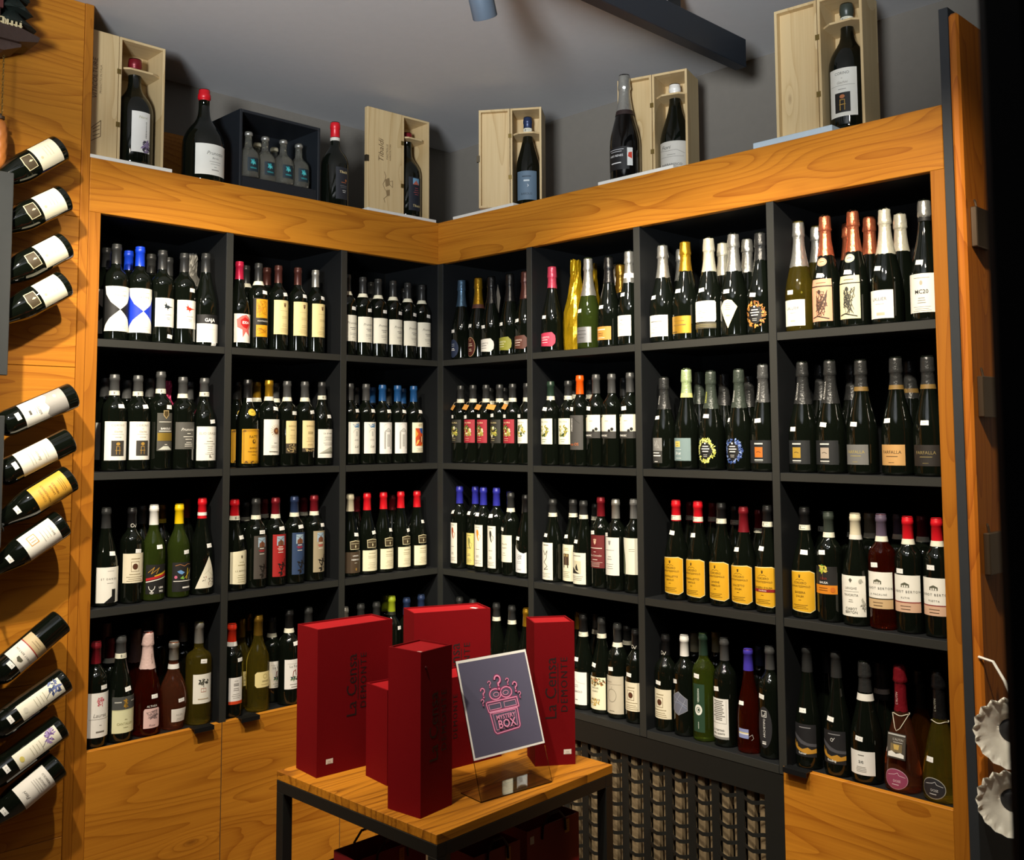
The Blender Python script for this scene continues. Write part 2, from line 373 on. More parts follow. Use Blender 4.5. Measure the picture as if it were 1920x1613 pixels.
# grille below the middle bays of the right case, with a radiator behind it
GX0, GX1 = .033, 1.461
GM = M('#1d1e1c', .45, .2, name='grille_black')
bm = bmesh.new(); bxm(bm, 0, GX1-.03, .002, .016, .455, .523); bxm(bm, 0, GX1-.03, .002, .016, 0, .03); bxm(bm, 0, .03, .002, .016, .03, .455); bxm(bm, GX1-.09, GX1-.03, .002, .016, .03, .455)
gr = obj('radiator_grille', mesh_of('radiator_grille', bm, GM), rc, (.03, 0, .09)); tag(gr, 'black woven metal grille in front of the radiator')
NV = 16; pitch = (GX1-.09-.03)/NV
bmv = bmesh.new(); bxm(bmv, -.013, .013, .009, .012, .03, .455); vme = mesh_of('vertical_slat', bmv, GM)
for i in range(1, NV): obj('vertical_slat', vme, gr, (.03+i*pitch, 0, 0))
bmh = bmesh.new(); rows = []
for i in range(NV*6+1):
    ph = i/6*2*math.pi; x = .03+i*pitch/6; dz = -.0042*(1-math.cos(ph)); dy = -.004+.004*math.cos(ph)
    rows.append([bmh.verts.new((x, .010+dy, dz-.0055)), bmh.verts.new((x, .010+dy, dz+.0055)), bmh.verts.new((x, .012+dy, dz+.0055)), bmh.verts.new((x, .012+dy, dz-.0055))])
for a, b in zip(rows, rows[1:]):
    for k in range(4): bmh.faces.new((a[k], b[k], b[(k+1) % 4], a[(k+1) % 4]))
bmesh.ops.recalc_face_normals(bmh, faces=bmh.faces)
hme = mesh_of('wavy_slat', bmh, GM)
for k in range(9): obj('wavy_slat', hme, gr, (0, 0, .075+k*.0445))
rd = thing('radiator', 'cream column radiator seen through the black grille', 'radiator', (.06, .021, .09))
bmc = bmesh.new(); bxm(bmc, -.0125, .0125, 0, .03, .03, .46, .006); cme = mesh_of('column', bmc, M('#8c7a5e', .45, name='radiator_cream'))
for i in range(33): obj('column', cme, rd, (pitch*(.27+.5*i), 0, 0))
bm = bmesh.new(); bxm(bm, 0, 1.37, .032, .045, .06, .09); bxm(bm, 0, 1.37, .032, .045, .38, .41); bxm(bm, .1, .12, .032, .045, 0, .06); bxm(bm, 1.25, 1.27, .032, .045, 0, .06)
obj('manifold', mesh_of('manifold', bm, M('#8c7a5e', .45, name='radiator_cream')), rd)
# ------------------------------------------------------------------ bottles
SHAPES = {  # profiles in mm: (height, radius); last entry is the top
    'bdx': [(0, 30), (0.8, 34.5), (3, 36.8), (7, 37.5), (184, 37.5), (193, 36.7), (201, 34.8), (208, 31.5), (214, 27), (220, 21.8), (226, 17.6), (232, 15.2), (240, 14.4), (279, 13.8), (280, 15), (290, 15), (291.5, 14), (300, 14)],
    'alb': [(0, 32), (0.8, 36), (3, 38.4), (7, 39), (146, 39), (158, 38.2), (170, 36), (182, 32.2), (193, 27.4), (204, 22.3), (214, 18.3), (224, 16), (236, 14.8), (274, 14), (275, 15.2), (285, 15.2), (286.5, 14.2), (295, 14.2)],
    'bur': [(0, 33), (0.8, 37.5), (3, 40), (7, 40.7), (120, 40.7), (134, 39.9), (150, 37), (166, 32.8), (182, 28), (198, 23.4), (214, 19.4), (230, 16.4), (242, 15), (274, 14.2), (275, 15.4), (285, 15.4), (286.5, 14.4), (295, 14.4)],
    'cha': [(0, 35), (0.8, 40), (4, 42.8), (9, 43.5), (108, 43.5), (122, 42.8), (138, 40.4), (156, 36.4), (176, 31.2), (196, 26.2), (216, 21.8), (236, 18.4), (256, 16.2), (282, 15.3), (284, 16.5), (296, 16.5), (318, 15.5)],
    'als': [(0, 31), (0.8, 35.5), (3, 37.2), (7, 37.8), (112, 37.8), (128, 36.8), (148, 34), (170, 29.8), (192, 25.2), (214, 21), (236, 17.8), (258, 15.6), (280, 14.4), (312, 13.8), (313, 14.8), (321, 14.8), (330, 14)],
    'pear': [(0, 38), (1, 43), (5, 46.5), (20, 48), (45, 47.2), (75, 44.5), (105, 40), (130, 35), (155, 29), (176, 23), (192, 18.4), (206, 15.8), (225, 14.8), (286, 14.2), (288, 15.4), (300, 15.2), (310, 14.6)],
    'amph': [(0, 29), (1, 33), (5, 35), (30, 37.5), (60, 41.5), (90, 44), (112, 43.8), (135, 40), (155, 34), (172, 27), (186, 21), (200, 17), (214, 15), (268, 14.2), (269, 16.2), (282, 16.2), (290, 14.6)],
    'sq': [(0, 35), (1, 39), (4, 40.5), (8, 41), (188, 41), (197, 40), (204, 37), (209, 32), (213, 25), (217, 19), (222, 15.8), (230, 14.8), (280, 14.2), (281, 15.4), (291, 15.4), (300, 14.4)],
    'mag': [(0, 60), (1.5, 66), (6, 69.5), (12, 70.5), (128, 70.5), (146, 69), (164, 64.5), (182, 56), (198, 45), (212, 33.5), (226, 25), (242, 20.5), (262, 18.2), (296, 17.5), (298, 21), (312, 21), (316, 18.5), (330, 18)],
    'mag2': [(0, 44), (1.5, 49), (5, 51.6), (10, 52.4), (160, 52.4), (176, 51), (192, 46.5), (206, 39), (218, 30.5), (230, 23), (242, 19), (256, 17.4), (304, 16.6), (306, 18.5), (318, 18.5), (330, 17)],
    'grap': [(0, 30), (1, 35), (4, 37.5), (8, 38), (70, 38), (82, 36.5), (92, 32), (99, 25), (106, 18), (114, 13.5), (122, 12.4), (150, 12), (152, 14.5), (160, 14.5), (164, 13)],
}
GL = {
    'dk': M('#0b0f0a', .04, name='dark_bottle_glass', var=0, spec=.6),
    'bk': M('#080808', .05, name='black_bottle_glass', var=0, spec=.6),
    'gr': M('#38461a', .04, name='green_bottle_glass', var=0, trans=.55),
    'yel': M('#d8c24a', .02, name='straw_wine_glass', var=0, trans=.96),
    'lime': M('#a9c44a', .02, name='lime_wine_glass', var=0, trans=.96),
    'rose': M('#e08a62', .02, name='rose_wine_glass', var=0, trans=.96),
    'drose': M('#b8401e', .02, name='deep_rose_wine_glass', var=0, trans=.97),
    'clear': M('#e8e6d8', .02, name='clear_bottle_glass', var=0, trans=.93),
    'amber': M('#b06a1e', .02, name='amber_wine_glass', var=0, trans=.96),
}
CC = {'k': '#2b2c2c', 'kk': '#141415', 'g': '#4a4b4b', 'lg': '#7c7d7c', 'blue': '#1442d6', 'teal': '#1d4f86', 'viol': '#2d2f9c', 'red': '#d01522', 'mar': '#7a1722', 'crim': '#c31f45', 'brn': '#4a2722', 'sil': '#b9b9b2', 'gold': '#b98d22', 'dgold': '#8a6a24', 'yel': '#f0c80a', 'w': '#ecebe6', 'cr': '#d8d0b4', 'org': '#e8590c', 'redor': '#e0331a', 'grn': '#24382c', 'lime': '#93a322', 'pur': '#5e5366', 'navy': '#2a3a5e', 'sage': '#8f8a76', 'pnk': '#c9425c', 'copper': '#c9714f', 'steel': '#5d7c98', 'lgrn': '#b9cf9a', 'crw': '#d6d2bd', 'purp': '#4338a8', 'dkg': '#39413a', 'rpk': '#d9bcb6', 'drpk': '#7c6460'}
CMET = {'sil': .75, 'gold': .7, 'dgold': .7, 'copper': .7, 'steel': .7, 'lgrn': .45, 'crw': .35, 'brn': .3, 'blue': .15, 'lg': .3, 'g': .2, 'mar': .3, 'crim': .3, 'navy': .3, 'pnk': .25}
def cmat(c, foil): return M(CC[c], .28 if foil else .36, CMET.get(c, 0.05), name='capsule_'+c, var=.05, bump=.35 if foil else 0, bscale=140)
W, CR, GY, BKK = '#f0eee4', '#ecdca4', '#77746c', '#161616'
def crest(c, s, z, k=1.): return [P(c, [(s-5*k, z+5*k), (s+5*k, z+5*k), (s+4*k, z-2*k), (s, z-7*k), (s-4*k, z-2*k)]), P(c, [(s-6*k, z+6*k), (s-6*k, z+11*k), (s-3*k, z+8*k), (s, z+12*k), (s+3*k, z+8*k), (s+6*k, z+11*k), (s+6*k, z+6*k)])]
def zem(t1, t2, extra=()):
    y = '#e0aa1c'; d = '#3a2a10'
    return dict(base=P('#f2e0a0', [(-46, 22), (30, 16), (46, 24), (46, 122), (30, 128), (-46, 124)]), ops=[P(y, [(-44.5, 24), (30, 18), (44.5, 26), (44.5, 120), (30, 126), (-44.5, 122)])]+crest(d, 0, 111, .55)+[LINE(d, [(-13, 101), (-5, 105), (0, 102), (5, 105), (13, 101)], .9), T(d, 'CORDERO', 0, 92, 8.5), T(d, 'DI MONTEZEMOLO', 0, 83, 7.2), T(d, t1, 0, 67, 8), T(d, t2, 0, 57, 7.5), B(d, 0, 49, 14, 1, 3), B(d, 0, 36, 56, 3, 4.5, .8)]+list(extra))
def painted(c, txt='#ece6d8'):
    return dict(hw=27, z=(32, 176), base=c, ops=[R('#9db4c6', -13, 16, 138, 170), P('#7a4a30', [(-9, 138), (-9, 150), (1, 158), (13, 150), (13, 138)]), LINE('#2a2420', [(-12, 165), (0, 158), (14, 166)], 1), LINE('#2a2420', [(2, 158), (2, 138)], 1), B(txt, 1, 132, 18, 1, 3, 2.4), B('#c02030' if c != '#a8201f' else txt, 1, 126, 30, 2, 4, 2), B(txt, 1, 114, 24, 1, 3, 2)], pic=[LINE('#1c1712', [(0, 36), (6, 56), (14, 72), (18, 92)], 3.2), LINE('#1c1712', [(6, 56), (-4, 66), (-2, 76)], 2.2), LINE('#1c1712', [(14, 72), (22, 66)], 2)]+BLOBS(['#1c1712'], 8, 62, 16, 22, 9, 6, 3))
def garland(bg, tx, z0=78, z1=166, seed=3):
    zc = (z0+z1)/2+4
    return dict(hw=35, z=(z0, z1), base=bg, ops=[T(tx, 'MALVIRA', 0, z1-15, 9)]+BLOBS(['#6d7a2a', '#c9b45a', '#e8e2c0', '#3a4a24', '#a09a40'], 0, zc-3, 20, 20, 46, 7, seed, .35)+[B(tx, 0, z0+16, 34, 1, 4, 1.2), B(tx, 0, z0+9, 22, 1, 4, 1)])
def ringlab(cols, seed): return dict(base=None, ops=BLOBS(cols, 0, 62, 34, 40, 150, 4.2, seed, .68)+[B('#e8e8e4', 0, 74, 30, 3, 8, 3), E('#e8e8e4', 0, 85, 3, 3), B('#d0d0cc', 0, 48, 20, 2, 5, 1.2)])
def squarelab(c): return dict(hw=40, z=(25, 92), base='#181b1d', ops=[R(c, -13, 13, 42, 72), LINE('#2a2018', [(-7, 57), (0, 59), (7, 56)], 1.5), R('#cfcfca', -14, 14, 80, 84), R('#cfcfca', -14, 14, 33, 36), B('#8a8a86', 0, 29, 30, 1, 3)])
def farf(bg, tx): return dict(hw=37, z=(27, 82), base=bg, ops=[T(tx, 'FARFALLA', 0, 58, 12), B(tx, 0, 50, 40, 1, 3, 1.6, slant=2), B(tx, 0, 34, 18, 1, 3, 1)])
def bird(c, k, base='#efeadb', z=(20, 167)):
    zt = z[1]-28
    return dict(hw=23, z=z, base=base, ops=[B(GY, 0, z[1]-9, 34, 1, 3, 1.5), P(c, [(-3, zt+13), (4, zt+9), (6, zt), (3, zt-13), (8, zt-30), (2, zt-26), (-4, zt-10), (-6, zt+4)]), LINE(c, [(6, zt-4), (14, zt-10), (10, zt-24)], 1.4), B(GY, 0, z[0]+60, 26, 1, 3, 1.4), B(GY, 0, z[0]+38, 20, 2, 5, 1.4), B(GY, 0, z[0]+20, 34, 3, 5, .9)])
def albe(c, tx): return dict(base=P(c, [(-42, 24), (28, 20), (40, 32), (42, 46), (40, 60), (28, 72), (-42, 68)]), ops=[T(tx, 'ALBERTO', -2, 50, 9.5), B(tx, -4, 43, 44, 1, 3, 2.4), B(tx, -4, 34, 34, 1, 3, 1.8)])
def sqc(z0=65, z1=157): return dict(hw=42, z=(z0, z1), base='#e6ddc2', ops=[B('#8b7c58', 0, z1-18, 36, 1, 3, 2.4, slant=3), LINE('#6b5024', [(-13, z1-56), (13, z1-56), (13, z1-26), (-13, z1-26)], 1.2, True), E('#54301a', 0, z1-41, 9, 9.5), B('#8b7c58', 0, z1-66, 52, 1, 3, 1.6), B('#8b7c58', 0, z1-74, 60, 3, 6, 1.2)])
def berton(t, dk): return dict(hw=43, z=(55, 150), base=W, ops=[R('#cfb083' if dk != '#8a2c2c' else '#d8b295', -43, 43, 55, 79), R(dk, -43, 43, 79, 82), P('#5a5a48', [(-11, 119), (-11, 127), (0, 132), (11, 127), (11, 119)]), R(W, -8, -4, 119, 124), R(W, -2, 2, 119, 125), R(W, 4, 8, 119, 124), T('#4a4a44', 'CIABOT BERTON', 0, 105, 8.5, sp=1.35), T('#4a4a44', t, 0, 90, 6.5, sp=1.3), B('#5a4630', 0, 70, 30, 1, 3, 1.4), B('#5a4630', 0, 62, 26, 1, 3, 1.6)])
def corino(): return dict(hw=42, z=(34, 153), base=W, ops=[T('#a09c90', 'CORINO', 0, 138, 9.5, sp=1.2), B('#a09c90', 0, 130, 8, 1, 3), T('#a89878', 'Giachini', 0, 119, 8, shear=.3), B('#a09c90', 0, 113, 62, 1, 3, .7), B('#a09c90', 0, 104, 26, 1, 3, 1.2), R('#3a3732', -20, 20, 47, 94), E('#b08a3c', 0, 84, 6, 5), LINE('#b08a3c', [(-5, 52), (-5, 76), (5, 76), (5, 52)], 1.6), LINE('#b08a3c', [(-8, 64), (8, 64)], 1.6)])
def mystlab(c, top, seed): return dict(hw=38, z=(52, 143), base=W, ops=[P(c, [(-14, 127), (-8, 121), (-3, 126), (0, 119), (8, 117), (26, 115), (8, 113), (2, 107), (-2, 112), (-9, 110), (-7, 116)]), RING(c, 2, 115, 7, 5, 1.4), LINE(c, [(-6, 130), (-3, 122)], 1.6), LINE(c, [(0, 108), (3, 103)], 1.4), B(GY, 4, 90, 34, 1, 3, 1), B(GY, 4, 80, 14, 2, 5, .8)])
DES = {
    'hourk': dict(hw=56, z=(28, 165), base='#141414', ops=[P(W, [(-48, 165), (48, 165), (44, 140), (28, 116), (0, 94), (-28, 116), (-44, 140)]), P(W, [(0, 94), (32, 66), (46, 46), (52, 28), (-52, 28), (-46, 46), (-32, 66)]), T('#5a5a55', 'MAGARI', 2, 134, 8.5, sp=1.25), B(GY, 2, 150, 42, 1, 3, .8), B(GY, 2, 122, 12, 1, 3), B('#b8b098', 2, 44, 46, 2, 6, .7)]),
    'hourb': dict(hw=56, z=(28, 165), base='#0b36c8', ops=[P(W, [(-48, 165), (48, 165), (44, 140), (28, 116), (0, 94), (-28, 116), (-44, 140)]), P(W, [(0, 94), (32, 66), (46, 46), (52, 28), (-52, 28), (-46, 46), (-32, 66)]), T('#5a5a55', 'PROMIS', 2, 134, 8.5, sp=1.25), B(GY, 2, 150, 42, 1, 3, .8), B(GY, 2, 122, 12, 1, 3), B('#b8b098', 2, 44, 46, 2, 6, .7)]),
    'insk': mystlab('#1f2a30', 1, 1), 'insr': mystlab('#c8301c', 1, 2),
    'gaja': dict(hw=44, z=(12, 98), base='#101010', ops=[R(W, -44, 44, 12, 70), T('#f4f4f0', 'GAJA', 0, 76, 15, bold=.025), B('#b0aca0', 6, 52, 34, 1, 3, .8)]),
    'idda': dict(hw=40, z=(20, 115), base=W, ops=[P('#e06a62', [(-30, 96), (-12, 108), (6, 112), (24, 100), (32, 82), (18, 62), (24, 40), (4, 56), (-8, 36), (-10, 62), (-28, 70)]), P('#c81c1c', [(-16, 94), (0, 104), (18, 96), (22, 82), (8, 66), (-6, 70), (-16, 80)]), T('#ffffff', 'IDDA', 4, 82, 12, bold=.02)]),
    'ylw2': dict(hw=36, z=(42, 175), base='#17140e', ops=[R('#e2a012', -24, 24, 108, 172), R('#e2a012', -24, 24, 44, 84), SCRIB('#a86c08', 0, 140, 20, 28, 26, 1.1, 5), SCRIB('#a86c08', 0, 64, 20, 16, 18, 1.1, 6), T('#e8e4da', 'MONTALCINO', 4, 95, 7)]),
    'crst': dict(hw=37, z=(57, 175), base='#e8d79c', ops=crest('#6b4426', 6, 156, .9)+[B('#a8905c', 4, 138, 56, 1, 3, .8), B('#a8905c', 6, 118, 34, 2, 5, 1), B('#a8905c', 6, 92, 30, 2, 6, 1), B('#a8905c', 4, 76, 46, 3, 5, .7)]),
    'prun': dict(hw=41, z=(52, 147), base='#eceadb', ops=[T('#7a7668', 'Prunotto', 4, 114, 13, shear=.3), B(GY, 6, 100, 30, 2, 6, 2, slant=1.5), B(GY, 6, 80, 36, 2, 5, 1), B(GY, 6, 66, 12, 1, 4, 1)]),
    'ovb': dict(base=E('#26324e', -6, 44, 30, 36), ops=[B('#c8ccd4', -6, 60, 26, 2, 7, 1.6), B('#e8e8e8', -6, 42, 30, 2, 6, 3)]),
    'ovr': dict(base=E('#c9a878', -4, 46, 26, 38), ops=[E('#4e1a14', -4, 46, 24.5, 36.5), LINE('#c9a878', [(-10, 76), (-4, 66), (2, 76)], 1.6), B('#e4d4b4', -4, 56, 30, 2, 7, 2.2), B('#e4d4b4', -4, 36, 24, 2, 7, 2.2)]),
    'alw': albe('#e4e2da', '#6a6a66'), 'alo': albe('#8a8a30', '#e4e2c0'), 'alb_': albe('#5c3428', '#e2cfc4'), 'alp': albe('#c93a56', '#f4dcdc'), 'alor': albe('#d0701c', '#f0c890'),
    'slv': dict(hw=40, z=(22, 76), base='#8f9092', ops=[B('#3a3a3a', 0, 62, 44, 3, 12, 1.6)]),
    'tan': dict(hw=38, z=(26, 72), base='#c98a3c', ops=[B('#f0e0c0', -4, 60, 44, 1, 4, 3.4), B('#3a2410', -4, 48, 34, 2, 6, 1.4), B('#f0e0c0', -4, 32, 48, 1, 4, 2.2)]),
    'wr2': dict(hw=36, z=(32, 100), base=W, ops=[B(GY, 0, 84, 14, 1, 3, 2), B(GY, 0, 74, 30, 2, 6, 1), T('#8a877c', 'La Scopa', 0, 52, 8, shear=.3)]),
    'wl1': dict(hw=42, z=(20, 88), base=W, ops=[B('#8a877c', 0, 66, 46, 1, 3, 3, slant=3), B(GY, 0, 48, 40, 2, 6, 1), B(GY, 0, 32, 52, 1, 4, .8)]),
    'gld': dict(hw=40, z=(24, 78), base='#c79a35', ops=[B('#7a5a18', 0, 62, 40, 1, 4, 2), B('#7a5a18', 0, 48, 44, 1, 4, 4, slant=4), R('#4a3810', -30, -6, 27, 30)]),
    'wl3': dict(base=P(W, [(-44, 54), (40, 52), (44, 58), (44, 112), (40, 117), (-44, 117)]), ops=[R('#4b4636', -44, 44, 32, 50), R('#8a8058', -44, 44, 38, 39.5), R('#8a8058', -44, 44, 43, 44.5), T('#8a877c', 'Cuvee', -4, 96, 9, shear=.3), B(GY, 0, 86, 44, 2, 6, 1), B(GY, 0, 66, 16, 1, 4, 1)]),
    'dia': dict(base=P('#e8dcb8', [(-13, 110), (0, 113), (13, 110), (29, 90), (0, 26), (-29, 90)]), ops=[B('#8a7c50', 0, 100, 20, 4, 6, 1, slant=1), T('#8a7c50', 'Alta', 0, 62, 8, shear=.3)]),
    'orn': ringlab(['#b8742a', '#8a5220', '#d09a4a'], 4), 'ringy': ringlab(['#c8cc5a', '#e4e68a'], 5), 'ringb': ringlab(['#4a68b0', '#8ea4d8', '#2c4688'], 6),
    'lal': dict(hw=37, z=(16, 90), base='#eef0e2', ops=[T('#3f443c', 'LALLIER', -2, 62, 12.5), B(GY, 0, 52, 26, 1, 3, 1), B('#b8b8a0', 0, 28, 22, 1, 4, 4)]),
    'lalr': dict(hw=38, z=(16, 92), base=W, ops=[T('#3f3c3c', 'LALLIER', -2, 64, 12.5), B(GY, 0, 54, 26, 1, 3, 1), R('#c8b49c', -10, 14, 24, 32)]),
    'fans': dict(hw=34, z=(22, 138), base='#e4a684', ops=[R('#2a201c', -34, 34, 116, 119), B('#8a5a40', 0, 126, 40, 1, 4, 2.2, slant=2), SCRIB('#4a3428', 2, 70, 18, 36, 60, 1.5, 11), E('#4a3428', -4, 102, 5, 6), LINE('#2a201c', [(-28, 32), (-10, 36), (24, 28)], 3)]),
    'fanc': dict(hw=34, z=(22, 138), base='#e2dab2', ops=[R('#1c1c18', -34, 34, 116, 119), B('#7a7450', 0, 126, 40, 1, 4, 2.2, slant=2), SCRIB('#3a3a32', 2, 70, 18, 36, 60, 1.5, 12), E('#3a3a32', -4, 102, 5, 6), LINE('#1c1c18', [(-28, 32), (-10, 36), (24, 28)], 3)]),
    'mc20': dict(hw=44, z=(22, 122), base='#edeadf', ops=[B('#a09c90', 0, 110, 50, 1, 4, 1.6), E('#b8b09c', 0, 98, 4, 6), T('#1c1c1c', 'MC20', 0, 70, 15, bold=.012), B(GY, 0, 58, 26, 3, 6, 1.4), B(GY, 0, 36, 60, 3, 5, .7)]),
    'cor': corino(),
    'gsh': dict(hw=28, z=(58, 172), base='#4a4943', ops=[P('#b8a070', [(-9, 180), (9, 180), (9, 165), (0, 154), (-9, 165)]), P('#4a3c1c', [(-7, 178), (7, 178), (7, 166), (0, 157), (-7, 166)]), B('#d8d4c8', 0, 144, 44, 1, 4, 2), T('#ecebe6', 'BAROLO', 0, 122, 8.5, bold=.015), B('#e4e0d4', 0, 116, 44, 1, 4, 2.4), R('#a58a3a', -26, 26, 88, 112), B('#d8d4c8', 0, 76, 10, 1, 4, 2), P('#c8ccc0', [(-24, 61), (24, 61), (16, 66), (8, 72), (-8, 72), (-16, 66)])]),
    'gscr': dict(hw=38, z=(65, 152), base='#54534e', ops=[T('#e8e6de', 'Prunotto', 4, 124, 13, shear=.3), B('#dcdad0', 6, 114, 16, 1, 4, 2.4), B('#dcdad0', 6, 104, 38, 2, 8, 2.2), B('#dcdad0', 6, 86, 30, 3, 6, 2)]),
    'elio': dict(hw=41, z=(27, 136), base=W, ops=[T('#a09a88', 'ELIO GRASSO', 2, 110, 11), B(GY, 4, 98, 10, 1, 3, 1), B('#8a8472', 4, 87, 26, 1, 3, 1.8), B(GY, 4, 80, 56, 1, 3, .7), B(GY, 4, 72, 26, 3, 6, .9), B(GY, 4, 52, 36, 2, 5, .8), SCRIB('#6a675c', 6, 40, 5, 6, 14, .9, 8)]),
    'rat': dict(hw=39, z=(14, 128), base='#d49c14', ops=[LINE('#5a3c08', [(-34, 18), (34, 18), (34, 124), (-34, 124)], 1.4, True), LINE('#5a3c08', [(-30, 22), (30, 22), (30, 120), (-30, 120)], .7, True)]+BLOBS(['#5a3c08'], -30, 120, 7, 5, 8, 3.5, 1)+BLOBS(['#5a3c08'], 30, 120, 7, 5, 8, 3.5, 2)+BLOBS(['#5a3c08'], 0, 19, 32, 3, 16, 3.5, 3)+[T('#4a3206', 'RATTI', 4, 98, 13), E('#4a3206', 4, 87, 6, 7), E('#d49c14', 5, 88, 3, 4), T('#4a3206', 'BAROLO', 4, 62, 8), T('#4a3206', 'MARCENASCO', 4, 51, 6.5), B('#6a4a10', 4, 42, 22, 1, 3, 1)]),
    'sun': dict(hw=36, z=(41, 163), base=W, ops=[LINE('#b08a3c', [(10+10*math.cos(a*.3491), 124+10*math.sin(a*.3491)), (10+22*math.cos(a*.3491), 124+22*math.sin(a*.3491))], 1.) for a in range(18)]+[E('#6b3f24', 10, 124, 10.5, 11), E('#a8743c', 10, 124, 5, 5), B(GY, 8, 82, 20, 1, 3, 1.2), B(GY, 4, 72, 44, 2, 5, .7), B('#8a877c', 2, 52, 52, 1, 4, 2.4)]),
    'nar1': dict(hw=23, z=(46, 159), base='#ecd79c', ops=[R('#3a3020', -23, 23, 46, 80)]+BLOBS(['#c8b07a'], 0, 63, 20, 13, 30, 3.5, 5)+[T('#9a8450', 'BAROLO', 2, 138, 8), B('#9a8450', 2, 126, 22, 1, 3, 1.6), B('#9a8450', 2, 108, 28, 3, 6, .8)]),
    'nar2': dict(hw=29, z=(50, 160), base='#ecd7a0', ops=[R('#3a3020', -29, 29, 50, 63)]+BLOBS(['#c8b07a'], 0, 56, 26, 4, 22, 3, 6)+[T('#9a8450', 'BAROLO', 2, 138, 8.5), B('#8a7440', 2, 118, 28, 2, 5, 2), B('#9a8450', 2, 98, 34, 3, 6, .8), B('#9a8450', 2, 76, 40, 2, 5, 1)]),
    'lnd': dict(hw=38, z=(27, 127), base=W, ops=[T('#5a5850', 'La ca nova', 2, 110, 9.5, shear=.3), B(GY, 6, 100, 46, 4, 4, .8), B(GY, 6, 78, 50, 2, 6, 1.2), P('#b4b4a6', [(-34, 42), (-20, 50), (0, 60), (16, 66), (34, 56), (34, 42)]), P('#8a8a7c', [(-34, 42), (-10, 47), (14, 52), (34, 46), (34, 42)])]),
    'bsk': dict(hw=30, z=(40, 156), base=W, ops=[SCRIB('#4a8ac0', 4, 143, 18, 8, 34, 1, 3), RING('#b4b4ac', 4, 116, 16, 14, 1.2, 16, 0, .5), R('#c8c8c0', 0, 8, 104, 122), B(GY, 4, 92, 28, 2, 4, .8), T('#6a675c', 'Luk', 4, 62, 13, shear=.3)]),
    'fac': dict(hw=32, z=(38, 156), base='#eeedea', ops=[RING('#c4c4be', 3, 140, 18, 12, 1, 16, 0, .5), P('#d4d4ce', [(-12, 122), (4, 134), (20, 122)]), LINE('#8a8a86', [(-12, 122), (4, 134), (20, 122), (-12, 122)], 1.4), R('#a8a8a4', -14, -8, 56, 120), R('#a8a8a4', 15, 20, 56, 120), R('#c8c8c4', -1, 9, 66, 110), LINE('#8a8a86', [(-1, 66), (9, 66), (9, 110), (-1, 110)], .9, True), B('#a8a8a4', 4, 104, 8, 6, 6, .8)]),
    'clf': dict(hw=29, z=(40, 156), base='#ece6cc', ops=[R('#c8481c', -16, 22, 66, 134), P('#2a58a0', [(0, 134), (22, 134), (22, 112), (8, 116)]), P('#e09a3a', [(-16, 96), (-4, 112), (-16, 130)]), P('#e8b45a', [(-16, 66), (-6, 74), (4, 90), (-8, 88)]), R('#7a2418', 2, 7, 80, 102), R('#e8c890', 10, 15, 80, 102), P('#e09a3a', [(6, 66), (22, 66), (22, 76)]), SCRIB('#b8a870', 6, 146, 12, 5, 10, .8, 4), B(GY, 4, 56, 34, 3, 5, .8)]),
    'gdk': garland('#272620', '#c8b888', seed=3), 'grd': garland('#9c2232', '#e4c8a0', seed=4), 'gwh': garland(W, '#8a8674', seed=5), 'gwh2': garland('#eef0dc', '#8a8a6c', 75, 166, 6),
    'prg': dict(hw=37, z=(54, 167), base='#4a4947', ops=[T('#ecebe6', 'PRIMOSIC', -6, 136, 10, bold=.02, rot=90), LINE('#2e2d2c', [(-2, 160), (12, 148), (24, 140)], 1.6), T('#d8702a', 'ano OS', 0, 68, 13)]),
    'prd': dict(hw=39, z=(92, 167), base='#3a3937', ops=[R('#f0efdc', -39, 39, 114, 167)]+[E('#161616', s, z, r, r) for s, z, r in ((-26, 160, 4), (-20, 164, 4.5), (-30, 150, 3), (-30, 138, 2.5), (14, 116, 5), (24, 121, 5.5))]+[E('#d8b81c', -26, 154, 3.5, 3.5), B('#b0ac98', 4, 146, 22, 1, 3, 2), T('#ecebe6', 'PRIMOSIC', -10, 98, 8, bold=.02)]),
    'alt': dict(hw=20, z=(20, 106), base='#9a9a98', ops=[R('#3a3a38', -20, 20, 20, 62), SCRIB('#c0c0be', 0, 84, 14, 16, 14, .8, 9), R('#e8e8e4', -17, 10, 53, 56), R('#e8e8e4', -17, 15, 43, 47), R('#d0d0cc', -10, 4, 23, 26)]),
    'bgl': dict(hw=37, z=(27, 98), base='#7c9294', ops=[R('#d8c46a', -24, 0, 70, 88), B('#6a5a20', -12, 80, 14, 2, 6, 1.4), R('#c8d4d4', -24, 4, 61, 62.5), T('#eef2f0', 'Brut', -10, 46, 13, shear=.25), B('#d8e0de', -8, 34, 28, 1, 3, 1.4)]),
    'sqo': squarelab('#c46a1c'), 'sqg': squarelab('#a8882e'), 'sqs': squarelab('#a89a8a'),
    'ffg': farf('#6c6c6a', '#a89858'), 'ffp': farf('#e0b070', '#3a2a18'), 'ffd': farf('#221d19', '#8a7a4a'),
    'arch': dict(hw=44, z=(12, 118), base=W, ops=[P('#0c0c0c', [(-18, 11), (8, 31), (8, 52), (22, 52), (22, 14), (10, 11)]), T('#2c2c2c', 'ST DANIEL', 0, 80, 8, sp=1.5), B('#a0a098', 4, 106, 34, 1, 4, 1), B(GY, 2, 70, 22, 1, 4, .8)]),
    'sqc': sqc(), 'sqc2': sqc(40, 132),
